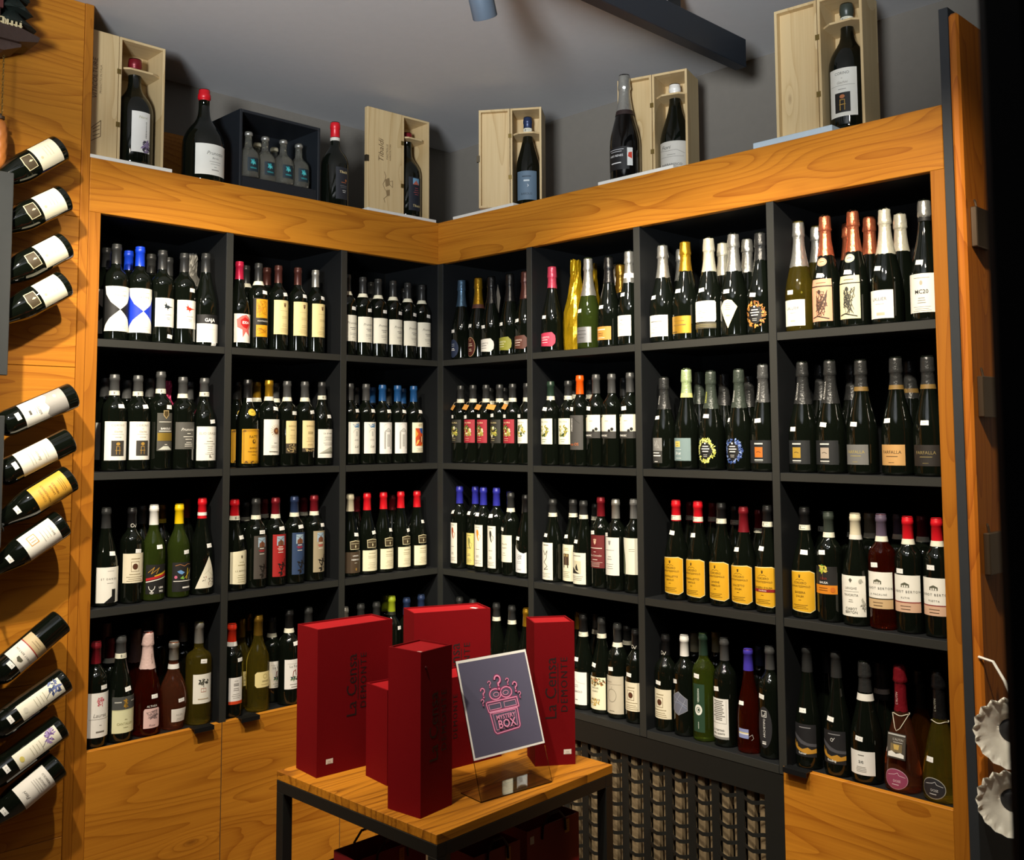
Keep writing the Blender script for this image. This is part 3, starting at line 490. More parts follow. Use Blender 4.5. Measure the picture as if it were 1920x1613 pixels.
    'cl1': dict(hw=39, z=(22, 112), base='#191918', ops=[P('#d8b01c', [(-10, 78), (38, 92), (38, 86), (-10, 72)]), P('#b81c24', [(-38, 70), (38, 84), (38, 77), (-38, 62)]), P('#e8e4da', [(-38, 60), (38, 74), (38, 71), (-38, 57)]), LINE('#b88a2c', [(-30, 88), (-10, 104), (-20, 84), (6, 102), (-4, 84)], 1.6), RING('#ecebe6', -18, 46, 11, 14, 2, 16, .5, 1.), LINE('#ecebe6', [(-18, 33), (-18, 26)], 2), RING('#ecebe6', -18, 26, 6, 4, 1.8), T('#ecebe6', 'LERB', 14, 38, 8, bold=.03), T('#ecebe6', '2022', 14, 27, 8, bold=.03)]),
    'cl2': dict(hw=41, z=(20, 112), base='#1c1c1c', ops=[LINE('#b87a4a', [(-30, 102), (-14, 106), (0, 100), (14, 106), (30, 103)], 1.6), P('#6a9ad0', [(-24, 84), (-12, 88), (2, 80), (-8, 74), (-18, 78)]), LINE('#d8b82a', [(10, 60), (14, 92)], 3), LINE('#d8b82a', [(14, 74), (28, 88)], 2), LINE('#d8b82a', [(14, 74), (2, 62)], 2), LINE('#e8e4da', [(20, 56), (30, 92)], 1.6), P('#7ab04a', [(-14, 62), (-4, 70), (0, 58)]), E('#d06a8a', -28, 66, 5, 5), R('#e4e2da', -36, 36, 52, 54.5), R('#ecebe6', -6, 26, 30, 35)]),
    'tri': dict(base=P('#ebe6d2', [(8, 118), (30, 70), (42, 34), (42, 28), (20, 22), (-40, 20)]), ops=[LINE('#c8c4a8', [(8, 110), (8, 70), (30, 56)], 1.2), LINE('#c8c4a8', [(-8, 64), (20, 84)], 1)]+BLOBS(['#2a2620', '#2a2620', '#8a3a34'], 6, 44, 30, 15, 18, 3, 4)),
    'ccv': dict(base=P('#efe8c8', [(-36, 24), (24, 19), (38, 24), (38, 126), (26, 131), (-36, 126)]), ops=crest('#5a523c', 4, 108, .6)+[B('#a89c70', 4, 92, 30, 1, 4, 1.2), B('#a89c70', 4, 82, 44, 1, 4, 2), T('#8a7e58', 'L.S. BAROLO', 2, 62, 7.5), B('#a89c70', 4, 50, 44, 4, 7, .9)]),
    'pt1': painted('#4c4640'), 'pt2': painted('#a8201f'), 'pt3': painted('#2e4468'), 'pt4': painted('#a3977c'),
    'win': dict(hw=40, z=(13, 88), base='#ebe4c4', base2=P('#d8cfa8', [(-21, 97), (21, 97), (23, 126), (0, 130), (-23, 126)]), ops2=[P('#453a26', [(-19, 99), (19, 99), (21, 124), (0, 127.5), (-21, 124)]), LINE('#d8cfa8', [(-18, 118), (18, 118)], 1.2), P('#d8cfa8', [(0, 101), (4, 108), (0, 115), (-2, 108)])], ops=[B('#9a9068', 0, 76, 36, 1, 4, 2), B('#9a9068', 0, 66, 46, 2, 6, 1.3), B('#9a9068', 0, 42, 40, 4, 6, .8)]),
    'winb': dict(hw=40, z=(13, 88), base='#4a3b2a', base2=P('#d8cfa8', [(-21, 97), (21, 97), (23, 126), (0, 130), (-23, 126)]), ops2=[P('#453a26', [(-19, 99), (19, 99), (21, 124), (0, 127.5), (-21, 124)]), LINE('#d8cfa8', [(-18, 118), (18, 118)], 1.2), P('#d8cfa8', [(0, 101), (4, 108), (0, 115), (-2, 108)])], ops=[T('#ecebe6', 'LANGHE', 2, 72, 7, bold=.02), T('#ecebe6', 'NEBBIOLO', 2, 58, 7.5, bold=.02), B('#d8d4c4', 2, 48, 12, 1, 3, 1.4), E('#a8823a', 4, 26, 3, 5)]),
    'br1': bird('#a84a20', 1), 'br2': bird('#8a8a50', 2, '#e8d67c', (18, 132)), 'br3': bird('#d88a1c', 3), 'br4': bird('#3a3a34', 4),
    'wsc': dict(hw=34, z=(50, 147), base='#efecd8', ops=[T('#7a7668', 'Mosella', 0, 112, 9, shear=.3), T('#7a7668', 'Langhe', 0, 99, 9, shear=.3), B(GY, 0, 82, 22, 2, 8, 1)]),
    'wav': dict(base=P('#e8eaec', [(-34, 20), (34, 18), (34, 92), (22, 88), (6, 92), (-10, 102), (-24, 114), (-34, 116)]), ops=[SCRIB('#8a8c92', 4, 74, 12, 10, 16, 1, 4), B('#9a9ca2', 0, 58, 34, 2, 6, 1.2), T('#7a7c82', 'ARNEIS', 2, 28, 6.5)]),
    'dr1': dict(hw=30, z=(8, 140), base='#efeddd', ops=[B(GY, 0, 130, 40, 1, 4, 3), LINE('#2c2c2a', [(-12, 112), (-2, 96), (8, 112), (4, 84), (-8, 70), (8, 56), (-8, 44), (10, 46)], 2), B(GY, 0, 30, 44, 3, 6, 1)]),
    'dr2': dict(hw=32, z=(8, 136), base='#efeacd', ops=[B('#b8a868', 0, 122, 40, 2, 6, 1.4), R('#5a4634', -14, 14, 64, 104), E('#a8905c', -6, 98, 4, 5), E('#a8905c', 6, 98, 4, 5), LINE('#2c2018', [(-8, 92), (-10, 56)], 4), LINE('#2c2018', [(7, 92), (9, 56)], 4), B(GY, 0, 40, 40, 4, 6, 1)]),
    'dr3': dict(hw=36, z=(8, 116), base='#efecd8', ops=[B(GY, 0, 104, 44, 1, 4, 2.4), R('#d8d2b4', -14, 18, 44, 88), P('#26241f', [(-28, 44), (-22, 66), (-12, 60), (-4, 52), (14, 44)]), P('#26241f', [(-6, 66), (0, 78), (4, 64), (8, 54), (-4, 56)]), B(GY, 2, 34, 48, 3, 6, 1.2)]),
    'mcr': dict(hw=37, z=(68, 176), base='#6e2224', ops=crest('#d8b49a', 0, 152, 1.1)+[B('#e4d4c8', 0, 132, 62, 1, 4, 2.4), B('#e4d4c8', 0, 120, 10, 1, 3, 1.6), T('#e4d4c8', 'Rue Colombe', 0, 106, 9, shear=.3), B('#e4d4c8', 0, 94, 34, 1, 3, 2.2), B('#e4d4c8', 0, 86, 60, 4, 4.5, .9)]),
    'wcr': dict(hw=36, z=(52, 176), base='#efeee6', ops=crest('#8a8a8c', 0, 156, .9)+[B('#9a9a98', 0, 134, 46, 1, 4, 1), B('#9a9a98', 0, 112, 24, 2, 8, 1.4), B('#9a9a98', 0, 88, 30, 3, 7, .9)]),
    'arc': dict(hw=36, z=(60, 176), base='#efefdc', ops=[P('#5c6448', [(-36, 60), (-36, 172), (-24, 150), (-15, 120), (-12, 90), (-13, 60)]), B(GY, 14, 140, 26, 2, 6, 1)]),
    'zem1': zem('BARBERA', "D'ALBA"), 'zem2': zem('MONFALLETTO', 'BAROLO'), 'zem3': zem('LANGHE', 'NEBBIOLO'), 'zem4': zem('DOLCETTO', "D'ALBA"),
    'zemr': zem("BARBERA D'ALBA", '', [R('#8c1620', -44, 44, 58, 66), T('#f4ecd8', 'FUNTANI', 0, 59.5, 6)]),
    'bau': dict(hw=40, z=(76, 152), base='#1d1c1b', ops=[R('#d88418', -40, 40, 77, 101), LINE('#6a4a2c', [(-2, 116), (-2, 138)], 1.6)]+BLOBS(['#4a7a2c', '#a8b83a', '#d8c45a'], -2, 146, 11, 10, 26, 6, 3)+[T('#8a2c22', 'CINA', 0, 116, 9), T('#ecebe6', 'BAUSA', 0, 105, 8.5, bold=.01), B('#7a4408', -2, 92, 44, 1, 3, 2), B('#7a4408', -2, 86, 34, 1, 3, 1.6), E('#c86a14', 26, 89, 7, 7)]),
    'lan': dict(hw=43, z=(25, 132), base='#efede2', ops=[P('#5a584c', [(-5, 121), (0, 126), (5, 121), (0, 113)]), T('#4a483e', 'LANGHE', 0, 96, 9), R(GY, -22, 22, 90, 90.7), T('#4a483e', 'FAVORITA', 0, 78, 9), B(GY, 0, 68, 14, 2, 5, 1.2), T('#3a382e', 'CIABOT', 0, 42, 9.5), T('#3a382e', 'BERTON', 0, 33, 9.5)]+BLOBS(['#8a8a80', '#b4b4a8'], 34, 56, 7, 18, 12, 6, 4)+BLOBS(['#b4b4a8'], 28, 120, 6, 6, 8, 4, 5)),
    'be1': berton('LA MACALINE', '#4a4436'), 'be2': berton('RUTIN', '#8a2c2c'), 'be3': berton('FISETTA', '#8a2c2c'),
    'lau': dict(hw=40, z=(30, 157), base='#eeece6', ops=BLOBS(['#c05060', '#d88a90'], 0, 132, 11, 14, 26, 4.5, 7)+[T('#8a8680', 'Laurea', -2, 88, 15, shear=.3), R(GY, -34, 34, 82, 82.7), B(GY, 0, 64, 12, 1, 3, 1), B('#7a766c', 0, 44, 26, 1, 4, 4)]),
    'can': dict(hw=42, z=(27, 128), base='#e4e4b8', ops=[R('#4a4c4a', -42, 42, 92, 128), R('#d8d8a8', -42, 42, 90.5, 92)]+BLOBS(['#b88a2c', '#8a6a20'], 0, 110, 6, 13, 20, 4.5, 3)+[B('#c8c8c0', -24, 112, 26, 1, 4, 3), B('#c8c8c0', 26, 112, 22, 1, 4, 3), B('#a8a478', 0, 64, 14, 1, 3, 1.2), T('#a8a478', 'CANTALUPO', 0, 50, 9), B('#a8a478', 0, 42, 20, 1, 3, 1)]),
    'alth': dict(base=P('#e4c0bc', [(-26, 26), (22, 26), (26, 30), (26, 82), (22, 86), (-22, 86), (-26, 80)]), ops=[SCRIB('#6a5a5c', 2, 66, 20, 14, 40, .8, 3), T('#7a5a62', 'Rose', 0, 31, 10, shear=.3), T('#ecebe6', 'ALTHEA', 0, 90, 9)]),
    'hler': dict(hw=28, z=(28, 72), base='#efede6', ops=[T('#8a8880', 'HLER', 0, 48, 9, sp=1.2), B(GY, 0, 38, 22, 2, 5, 1)]),
    'tree': dict(hw=34, z=(64, 150), base='#f0eee2', ops=BLOBS(['#2c2c24', '#4a4a3c'], 0, 128, 17, 8, 34, 4.5, 3)+[LINE('#2c2c24', [(0, 112), (0, 124)], 2), LINE('#b8745c', [(-8, 98), (8, 98), (8, 108), (-8, 108)], 1.2, True), LINE('#b8745c', [(0, 98), (0, 108)], 1), B('#b8a888', 0, 76, 40, 1, 4, 2.4)]),
    'bau2': dict(hw=25, z=(44, 130), base='#eeece8', ops=[R('#d8461c', -25, 25, 44, 54), B('#b0aca4', 0, 118, 16, 1, 4, 2), B('#8a8680', 0, 108, 30, 2, 5, 3), B('#8a8680', 0, 94, 26, 2, 6, 1.6), B('#a8a49c', 0, 76, 32, 3, 6, 1)]),
    'oct': dict(base=P('#ecdc9c', [(-24, 76), (24, 76), (31, 83), (31, 117), (24, 124), (-24, 124), (-31, 117), (-31, 83)]), ops=[T('#6a5a28', 'ARNEIS', 6, 92, 8), RING('#b8a45c', 4, 110, 8, 7, 1.4), B('#a8945c', 4, 84, 36, 1, 3, 1)]),
    'fon': dict(hw=33, z=(52, 146), base='#f0eeea', ops=[T('#6a685f', 'La Funt', 2, 120, 12), R(GY, -22, 26, 132, 132.6)]+BLOBS(['#4a6a3c', '#8aa07a', '#2c4a50'], 2, 86, 14, 6, 24, 4.5, 3)+[LINE('#8a4a3c', [(-4, 90), (-2, 108), (6, 112), (8, 96)], 2.4), B(GY, 2, 66, 34, 1, 3, 1.2), B('#8a877c', 2, 58, 40, 1, 3, 1.8)]),
    'cr1': dict(hw=37, z=(50, 130), base='#ece6c4', ops=[T('#8a8460', 'Arneis', 0, 110, 10, shear=.3), B(GY, 0, 98, 40, 3, 6, 1)]),
    'wln': dict(hw=40, z=(16, 118), base='#f0f0ea', ops=[LINE('#b8b8b0', [(-36, 92), (-14, 100), (6, 86), (34, 82)], 1), B(GY, -4, 76, 40, 2, 5, 1), T('#5a5850', 'E NEBBIOLO', 0, 54, 8.5), B(GY, 0, 30, 14, 1, 3, 2)]),
    'flo': dict(hw=40, z=(14, 114), base='#efeacc', ops=BLOBS(['#a88a2c', '#7a7a3c', '#b8744a', '#5a4a2c'], 4, 100, 32, 12, 60, 5, 3)+[T('#4a4228', 'PRINCIPE', 0, 78, 7), T('#4a4228', 'ROERO', 0, 68, 7)]+BLOBS(['#a88a2c', '#d8b45a'], -6, 36, 24, 10, 30, 4, 5)+[T('#5a4a1c', 'Valmora', 0, 42, 11, shear=.2)]),
    'cir': dict(hw=42, z=(16, 136), base='#c5bda9', ops=[T('#6a5a48', 'Bricorri', -14, 114, 8), R('#8a8270', -36, 34, 109, 109.7), RING('#8a8270', -2, 74, 18, 21, 1.4), LINE('#8a8270', [(-2, 95), (-1, 102)], 1), B('#6a6250', -2, 24, 34, 1, 3, 1.6)]),
    'hex': dict(base=P('#8a8c94', [(-30, 74), (0, 62), (31, 78), (31, 112), (0, 134), (-30, 118)]), ops=[P('#6c7080', [(-28, 75), (0, 64), (29, 79), (29, 111), (0, 131), (-28, 117)])]+[LINE('#b0b6c4', [(-26, 78), (8, 128)], .8), LINE('#b0b6c4', [(-20, 118), (28, 92)], .8), LINE('#b0b6c4', [(0, 66), (24, 112)], .8), LINE('#8ea0c0', [(-26, 100), (4, 100), (28, 84)], 1)]),
    'grn': dict(hw=21, z=(26, 160), base='#22402c', ops=[T('#dce4dc', 'VERDISAN', 3, 128, 8.5, rot=90, bold=.015), E('#e8ece4', 0, 88, 13, 15), RING('#22402c', 0, 88, 7, 8, 1.8), E('#22402c', 1, 88, 3, 4), B('#c8d0c8', 0, 52, 3, 6, 3.4, 2.4)]),
    'txt': dict(hw=33, z=(22, 134), base='#ecebe6', ops=[B('#6a6862', 0, 126, 44, 11, 5.2, 2.4), LINE('#8a8880', [(-26, 66), (26, 66)], .8), LINE('#8a8880', [(26, 66), (26, 130)], .8), T('#2c2a26', 'IL TORTINO', 0, 44, 7, bold=.02), T('#2c2a26', 'PER IL QUINTO', 0, 35, 6, bold=.02), R('#8a8a86', -33, 33, 23, 29)]),
    'sml': dict(hw=17, z=(48, 78), base='#8a94c4', ops=[R('#e4e4ec', -17, 17, 60, 64), R('#d8c878', -17, 17, 64, 67), LINE('#c8c4bc', [(18, 54), (28, 62), (32, 50), (26, 44)], 1)]),
    'arct': dict(base=E('#26262a', 0, 84, 25, 56, 28), ops=[T('#e8e8e6', 'ARCHETIPO', 4, 82, 9.5, rot=90), LINE('#e8e8e6', [(-8, 112), (8, 112), (8, 128), (-8, 128)], 1.6, True), LINE('#e8e8e6', [(-4, 116), (4, 116), (4, 124)], 1.6), R('#e8e8e6', -7, 6, 38, 42), R('#e8e8e6', -7, 6, 44, 46)]),
    'wvk': dict(hw=37, z=(34, 122), base='#1b1b1e', ops=[B('#8a8a8e', 4, 112, 44, 1, 3, 2.2), P('#4e4e54', [(-37, 96), (-20, 88), (-4, 78), (12, 72), (37, 70), (37, 62), (12, 64), (-8, 68), (-24, 78), (-37, 86)]), P('#c08c2c', [(-34, 78), (-28, 62), (-24, 70), (-18, 58), (-4, 54), (12, 60), (22, 54), (37, 58), (37, 46), (10, 42), (-16, 48), (-26, 52), (-37, 60)]), T('#ecebe6', 'Kerner', -4, 40, 8.5, bold=.015)]),
    'wvr': dict(hw=37, z=(34, 122), base='#1b1b1e', ops=[B('#8a8a8e', 4, 112, 44, 1, 3, 2.2), RING('#d8d8d8', -2, 98, 4, 5, 1.4), LINE('#d8d8d8', [(2, 98), (6, 104)], 1.4), P('#4e4e54', [(-37, 96), (-20, 88), (-4, 78), (12, 72), (37, 70), (37, 62), (12, 64), (-8, 68), (-24, 78), (-37, 86)]), P('#c08c2c', [(-34, 78), (-28, 62), (-24, 70), (-18, 58), (-4, 54), (12, 60), (22, 54), (37, 58), (37, 46), (10, 42), (-16, 48), (-26, 52), (-37, 60)]), T('#ecebe6', 'Riesling', -4, 40, 8.5, bold=.015)]),
    'ae': dict(hw=38, z=(24, 86), base='#ecebe6', ops=[B('#6a675c', 0, 74, 28, 1, 3, 2), T('#3a3a36', 'ae', 0, 54, 16), B(GY, 0, 44, 36, 4, 4, 1)]),
    'ovp': dict(base=E('#c8a0b0', -4, 34, 33, 25, 28), ops=[E('#93405f', -4, 34, 31.5, 23.5, 28), LINE('#e4ccd4', [(-26, 42), (-6, 46), (2, 50), (6, 44), (22, 40)], 1), T('#e4ccd4', 'DOSE', 0, 27, 8), B('#e4ccd4', -4, 20, 30, 1, 3, 1.6)]),
    'ovk': dict(base=E('#b8b8b0', -4, 34, 33, 25, 28), ops=[E('#26262a', -4, 34, 31.5, 23.5, 28), LINE('#d8d8d8', [(-26, 42), (-6, 46), (2, 50), (6, 44), (22, 40)], 1), T('#d8d8d8', 'DOSE', 0, 27, 8), B('#d8d8d8', -4, 20, 30, 1, 3, 1.6)]),
    # magnums on top of the case and the tilted rack bottles
    'tcn': dict(hw=27, z=(36, 158), base='#e9e7df', ops=[T('#a8a478', 'Nervi', 4, 138, 11, shear=.2), B(GY, 14, 126, 4, 10, 5, 3), SCRIB('#5a4a6a', 14, 58, 12, 16, 30, 1.6, 4)]+BLOBS(['#3a3440', '#8a7a9a'], 14, 54, 12, 16, 26, 7, 5)),
    'tpr': dict(hw=60, z=(24, 128), base='#eceadf', ops=[T('#7a786c', 'Prunotto', 8, 92, 17, shear=.3), T('#7a786c', 'Barolo', 8, 78, 9, shear=.3), B(GY, 8, 68, 60, 1, 4, 1.2), B(GY, 8, 60, 40, 1, 4, 1), B(GY, 8, 50, 12, 1, 4, 1.4), B(GY, 8, 40, 34, 1, 4, 2.4)]),
    'tdk': dict(hw=28, z=(30, 150), base='#22242a', ops=[T('#d8c48a', 'Tibaldi', 2, 128, 13, shear=.2, bold=.01), B('#a85a34', 4, 92, 34, 1, 4, 2.2), E('#a8602c', 14, 102, 4, 5), B('#9a9a98', 4, 80, 34, 2, 6, 1), B('#d8d8d4', 6, 62, 18, 2, 6, 1.6)]),
    'tdk2': dict(hw=28, z=(24, 150), base='#1a1f2a', ops=[R('#6a94b0', -12, 16, 122, 146), P('#a85a48', [(-12, 122), (2, 138), (16, 122)]), B('#a84a4a', 4, 108, 26, 4, 8, 1.6), T('#d8c48a', 'Tibaldi', 4, 38, 13, shear=.2)]),
    'tbl': dict(hw=38, z=(16, 110), base='#5d7284', ops=[B('#3a4a58', 0, 90, 44, 1, 4, 4), R('#c8d0d4', -10, 10, 76, 81), P('#d8dce0', [(2, 56), (8, 62), (2, 68), (5, 62)]), T('#2c3844', 'BAROLO', 0, 32, 10)]),
    'tch': dict(hw=40, z=(30, 96), base='#101012', ops=[B('#c8c8cc', 0, 88, 50, 2, 6, 1.4), T('#e8e8e8', 'PARS RENEE', 0, 68, 8.5), B('#d8d8d8', 0, 48, 34, 1, 4, 3), R('#d8d8d4', 34, 50, 40, 92), P('#c83a24', [(36, 66), (48, 60), (48, 80), (38, 78)])]),
    'tba': dict(hw=41, z=(14, 116), base='#c6c2b8', ops=[T('#3a3834', 'Fiori', -16, 94, 15, shear=.3), LINE('#6a675f', [(-36, 92), (-8, 88), (14, 90), (36, 80)], .9), B(GY, 0, 76, 26, 1, 4, 1.2), R(GY, -34, 34, 70, 70.8), T('#3a3834', 'BARBARESCO', 0, 44, 9.5, bold=.008), B(GY, 0, 34, 18, 1, 4, 2)]),
    'tco': dict(hw=40, z=(30, 152), base='#dfddd2', ops=[T('#5a5850', 'CORINO', 0, 136, 10), B(GY, 0, 126, 6, 1, 3, 1), T('#8a8270', 'Giachini', 0, 113, 9, shear=.3), R(GY, -34, 34, 108, 108.7), B(GY, 0, 98, 24, 1, 3, 1.4), R('#15130f', -21, 21, 40, 90), E('#b06a3c', 0, 80, 7, 5), LINE('#b08a3c', [(-6, 46), (-6, 72), (6, 72), (6, 46)], 2), LINE('#b08a3c', [(-8, 60), (8, 60)], 2)]),
    'rwin': dict(hw=42, z=(20, 92), base='#ebe6cc', base2=P('#d8cfa8', [(-21, 100), (21, 100), (23, 130), (0, 134), (-23, 130)]), ops2=[P('#453a26', [(-19, 102), (19, 102), (21, 128), (0, 131.5), (-21, 128)]), P('#d8cfa8', [(0, 104), (4, 111), (0, 118), (-2, 111)])], ops=[B('#b8b090', 4, 60, 40, 3, 9, 1.2), E('#c8c09c', -6, 78, 4, 4)]),
    'rmnt': dict(hw=40, z=(34, 158), base='#e9e8e0', ops=[P('#9a9894', [(-40, 34), (40, 34), (40, 84), (26, 80), (10, 92), (-6, 86), (-22, 96), (-40, 84)]), E('#d8d6d0', 18, 60, 5, 4), T('#6a675f', 'BAROLO', 0, 110, 8), B(GY, 0, 122, 30, 2, 6, 1), R('#5a5850', -6, 6, 136, 142)]),
    'rwht': dict(hw=42, z=(60, 160), base='#e9e6d6', ops=[B('#a8a488', 0, 128, 40, 2, 8, 1.2), T('#8a8468', 'Barolo', 0, 104, 11, shear=.3), B('#a8a488', 0, 90, 44, 2, 7, 1)]),
    'ryel': dict(hw=42, z=(22, 122), base='#d8a43a', ops=[T('#6a4a14', 'CORDERO', 0, 98, 8), T('#6a4a14', 'MONTEZEMOLO', 0, 86, 7.5), T('#6a4a14', 'LANGHE', 0, 68, 7.5), T('#6a4a14', 'NEBBIOLO', 0, 58, 7.5), B('#7a5a24', 0, 44, 54, 3, 5, 1)]),
    'rgol': dict(hw=42, z=(30, 128), base='#ebe8de', ops=[LINE('#c89a5a', [(-2, 88), (24, 88), (24, 110), (-2, 110)], 2.4, True), LINE('#c89a5a', [(6, 92), (6, 106)], 2), LINE('#c89a5a', [(14, 92), (14, 106)], 2), B('#a8a498', 4, 72, 44, 3, 9, 1.2), T('#8a867c', 'BAROLO', 4, 42, 8)]),
    'rber': dict(hw=42, z=(80, 164), base='#ebe6da', ops=[R('#c8b48c', -42, 42, 80, 108), R('#a83a34', -42, 42, 108, 111), T('#5a584f', 'CIABOT BERTON', 0, 130, 7, sp=1.2), P('#5a5848', [(-9, 143), (-9, 150), (0, 155), (9, 150), (9, 143)]), B('#8a7a5c', 0, 96, 34, 2, 7, 1.4)]),
    'rviob': dict(hw=24, z=(22, 146), base='#ebe7d4', ops=BLOBS(['#3a4a7a', '#6a7ab0'], 6, 44, 18, 16, 24, 7, 3)+[LINE('#3a4a5a', [(-8, 74), (4, 54), (14, 36)], 1.4), B('#a8a488', 0, 100, 30, 4, 9, 1.2), E('#d8d4c4', 0, 130, 8, 6)]),
    'rviop': dict(hw=24, z=(22, 146), base='#ebe7d4', ops=BLOBS(['#6a4a8a', '#a08ac0'], 6, 44, 18, 16, 22, 7, 4)+[LINE('#5a4a6a', [(-8, 74), (4, 54), (14, 36)], 1.4), B('#a8a488', 0, 100, 30, 4, 9, 1.2), E('#d8c86a', 0, 130, 8, 6)]),
    'rlan': dict(hw=40, z=(38, 128), base='#e4e0d8', ops=[T('#5a564c', 'LANGHE', 0, 60, 8), T('#5a564c', 'NEBBIOLO', 0, 48, 8), B('#8a867c', 0, 82, 44, 3, 6, 1), T('#5a564c', 'Fiori', 0, 106, 13, shear=.3)]),
    'veran': dict(hw=22, z=(18, 66), base='#1c2c34', ops=BLOBS(['#2aa0a8', '#5ac4c4'], 0, 52, 9, 8, 16, 5, 3)+[T('#3ab0b4', 'VERAN', 0, 27, 8, bold=.01)]),
}
ML = {}
def label_meshes(des, shape):
    k = (des, shape)
    if k not in ML:
        D = DES[des]; prof = SHAPES[shape]; rf = rz_of(prof); r0 = max(r for _, r in prof)
        base = None
        if isinstance(D['base'], tuple): base = D['base']
        elif D['base']: base = R(D['base'], -D['hw'], D['hw'], *D['z'])
        ops = list(D['ops'])
        if base is None: base = E('#0e0e0f', 0, 62, 24, 29)
        flat_to = max(z for z, r in prof if abs(r-r0) < .05)
        zmx = max([y for _, y in base[1]]+[y for it in ops for _, y in it[1]])
        zs = 8 if (shape in ('pear', 'amph') or zmx > flat_to) else None
        lm = wrap('label', [base], rf, r0, .35, 5, zs)
        pm = wrap('print', ops, rf, r0, .6, 5, zs, deps=.07)
        lm2 = pm2 = None
        if D.get('base2'): lm2 = wrap('shoulder_label', [D['base2']], rf, r0, .35, 5, 6); pm2 = wrap('shoulder_print', D['ops2'], rf, r0, .6, 5, 6, deps=.07)
        if D.get('pic'): pm2 = wrap('picture', D['pic'], rf, r0, 1.4, 5, zs, deps=.05)
        ML[k] = (lm, pm, lm2, pm2)
    return ML[k]
def glass_mesh(shape, gl):
    k = ('glass', shape, gl)
    if k not in ML:
        bm = bmesh.new(); lathe(bm, [(z/1000, r/1000) for z, r in SHAPES[shape]], 32)
        if gl in ('yel', 'lime', 'rose', 'drose', 'clear', 'amber'):
            pass
        ML[k] = mesh_of('glass', bm, GL[gl], True)
        ml = ML[k]
        for p in ml.polygons:
            if len(p.vertices) > 4: p.use_smooth = False
    return ML[k]
def capsule_mesh(shape, c, zc=None, foil=False):
    k = ('cap', shape, c, zc, foil)
    if k not in ML:
        prof = SHAPES[shape]; top = prof[-1][0]; rf = rz_of(prof); bm = bmesh.new()
        if foil:
            zc = zc or top*.66; rnd = random.Random(hash(c) % 97+int(zc)); rows = []
            zz = [zc+(top-46-zc)*i/6 for i in range(7)]
            pr = [(z, rf(z)+.9) for z in zz]+[(top-44, rf(top-44)+1.6), (top-40, 19.2), (top-34, 18.2), (top-24, 17.6), (top-12, 17.2), (top-4, 16.4), (top+.4, 13.2)]
            n = 26
            for i, (z, r) in enumerate(pr):
                jr = .9 if i >= 7 else .25; jz = 1.6 if i == 0 else .6 if i >= 7 else 0
                rows.append([bm.verts.new((((r+rnd.uniform(-jr, jr))*math.cos(2*math.pi*j/n))/1000, ((r+rnd.uniform(-jr, jr))*math.sin(2*math.pi*j/n))/1000, (z+rnd.uniform(-jz, jz))/1000)) for j in range(n)])
            for a, b in zip(rows, rows[1:]):
                for j in range(n): bm.faces.new((a[j], a[(j+1) % n], b[(j+1) % n], b[j]))
            bm.faces.new(rows[-1])
        else:
            zc = zc or top*.79; pr = [(zc, rf(zc)+.5)]+[(z, r+.5) for z, r in prof if z > zc+1][:-1]+[(top-3, prof[-1][1]+.6), (top+.3, prof[-1][1]-1)]
            lathe(bm, [(z/1000, r/1000) for z, r in pr], 26, cap=False); bm.verts.ensure_lookup_table()
            bm.faces.new(bm.verts[-26:])
        ML[k] = mesh_of('capsule', bm, cmat(c, foil), True)
        for p in ML[k].polygons:
            if len(p.vertices) > 4: p.use_smooth = False
    return ML[k]
def band_mesh(shape, z0, z1, c, eps=1.2, prn=True):
    k = ('band', shape, z0, z1, c, prn)
    if k not in ML:
        rf = rz_of(SHAPES[shape]); bm = bmesh.new(); lathe(bm, [((z0)/1000, (rf(z0)+eps)/1000), (z1/1000, (rf(z1)+eps)/1000)], 24, cap=False)
        bmd = wrap('x', [B('#8a8a84', 0, z1-4, 20, 3, 3.4, 1.4), R('#5a5a56', -8, -4, z0+3, z1-3)], lambda z: rf(z)+eps, rf(z0), .2, 4) if prn else None
        ms = [pmat(c)]
        if bmd:
            off = len(bm.verts); bm.from_mesh(bmd); bm.faces.ensure_lookup_table()
            for f in bm.faces[24:]: f.material_index = 1
            ms.append(pmat('#8a8a84'))
        ML[k] = mesh_of('neck_band', bm, ms, True)
    return ML[k]
def sticker_mesh(shape, s, z, tilt):
    k = ('st', shape, s, z, tilt)
    if k not in ML:
        prof = SHAPES[shape]; rf = rz_of(prof); r0 = max(14., rf(z))
        c, sn = math.cos(tilt), math.sin(tilt); pt = lambda x, y: (s*r0/max(r for _, r in prof)+x*c-y*sn, z+x*sn+y*c)
        V = []; F = []
        for i in range(5):
            for j in range(4): V.append(pt(-10.5+21*i/4, -6.2+12.4*j/3))
        for i in range(4):
            for j in range(3): F.append((i*4+j, i*4+j+4, i*4+j+5, i*4+j+1))
        ML[k] = wrap('price_sticker', [('#f6f6f2', V, F), ('#b8b8b4', [pt(-6, -1), pt(5, -1), pt(5, 1), pt(-6, 1)], [(0, 1, 2, 3)])], rf, r0, 1.0, 50, None, .15)
    return ML[k]
BCOUNT = 0
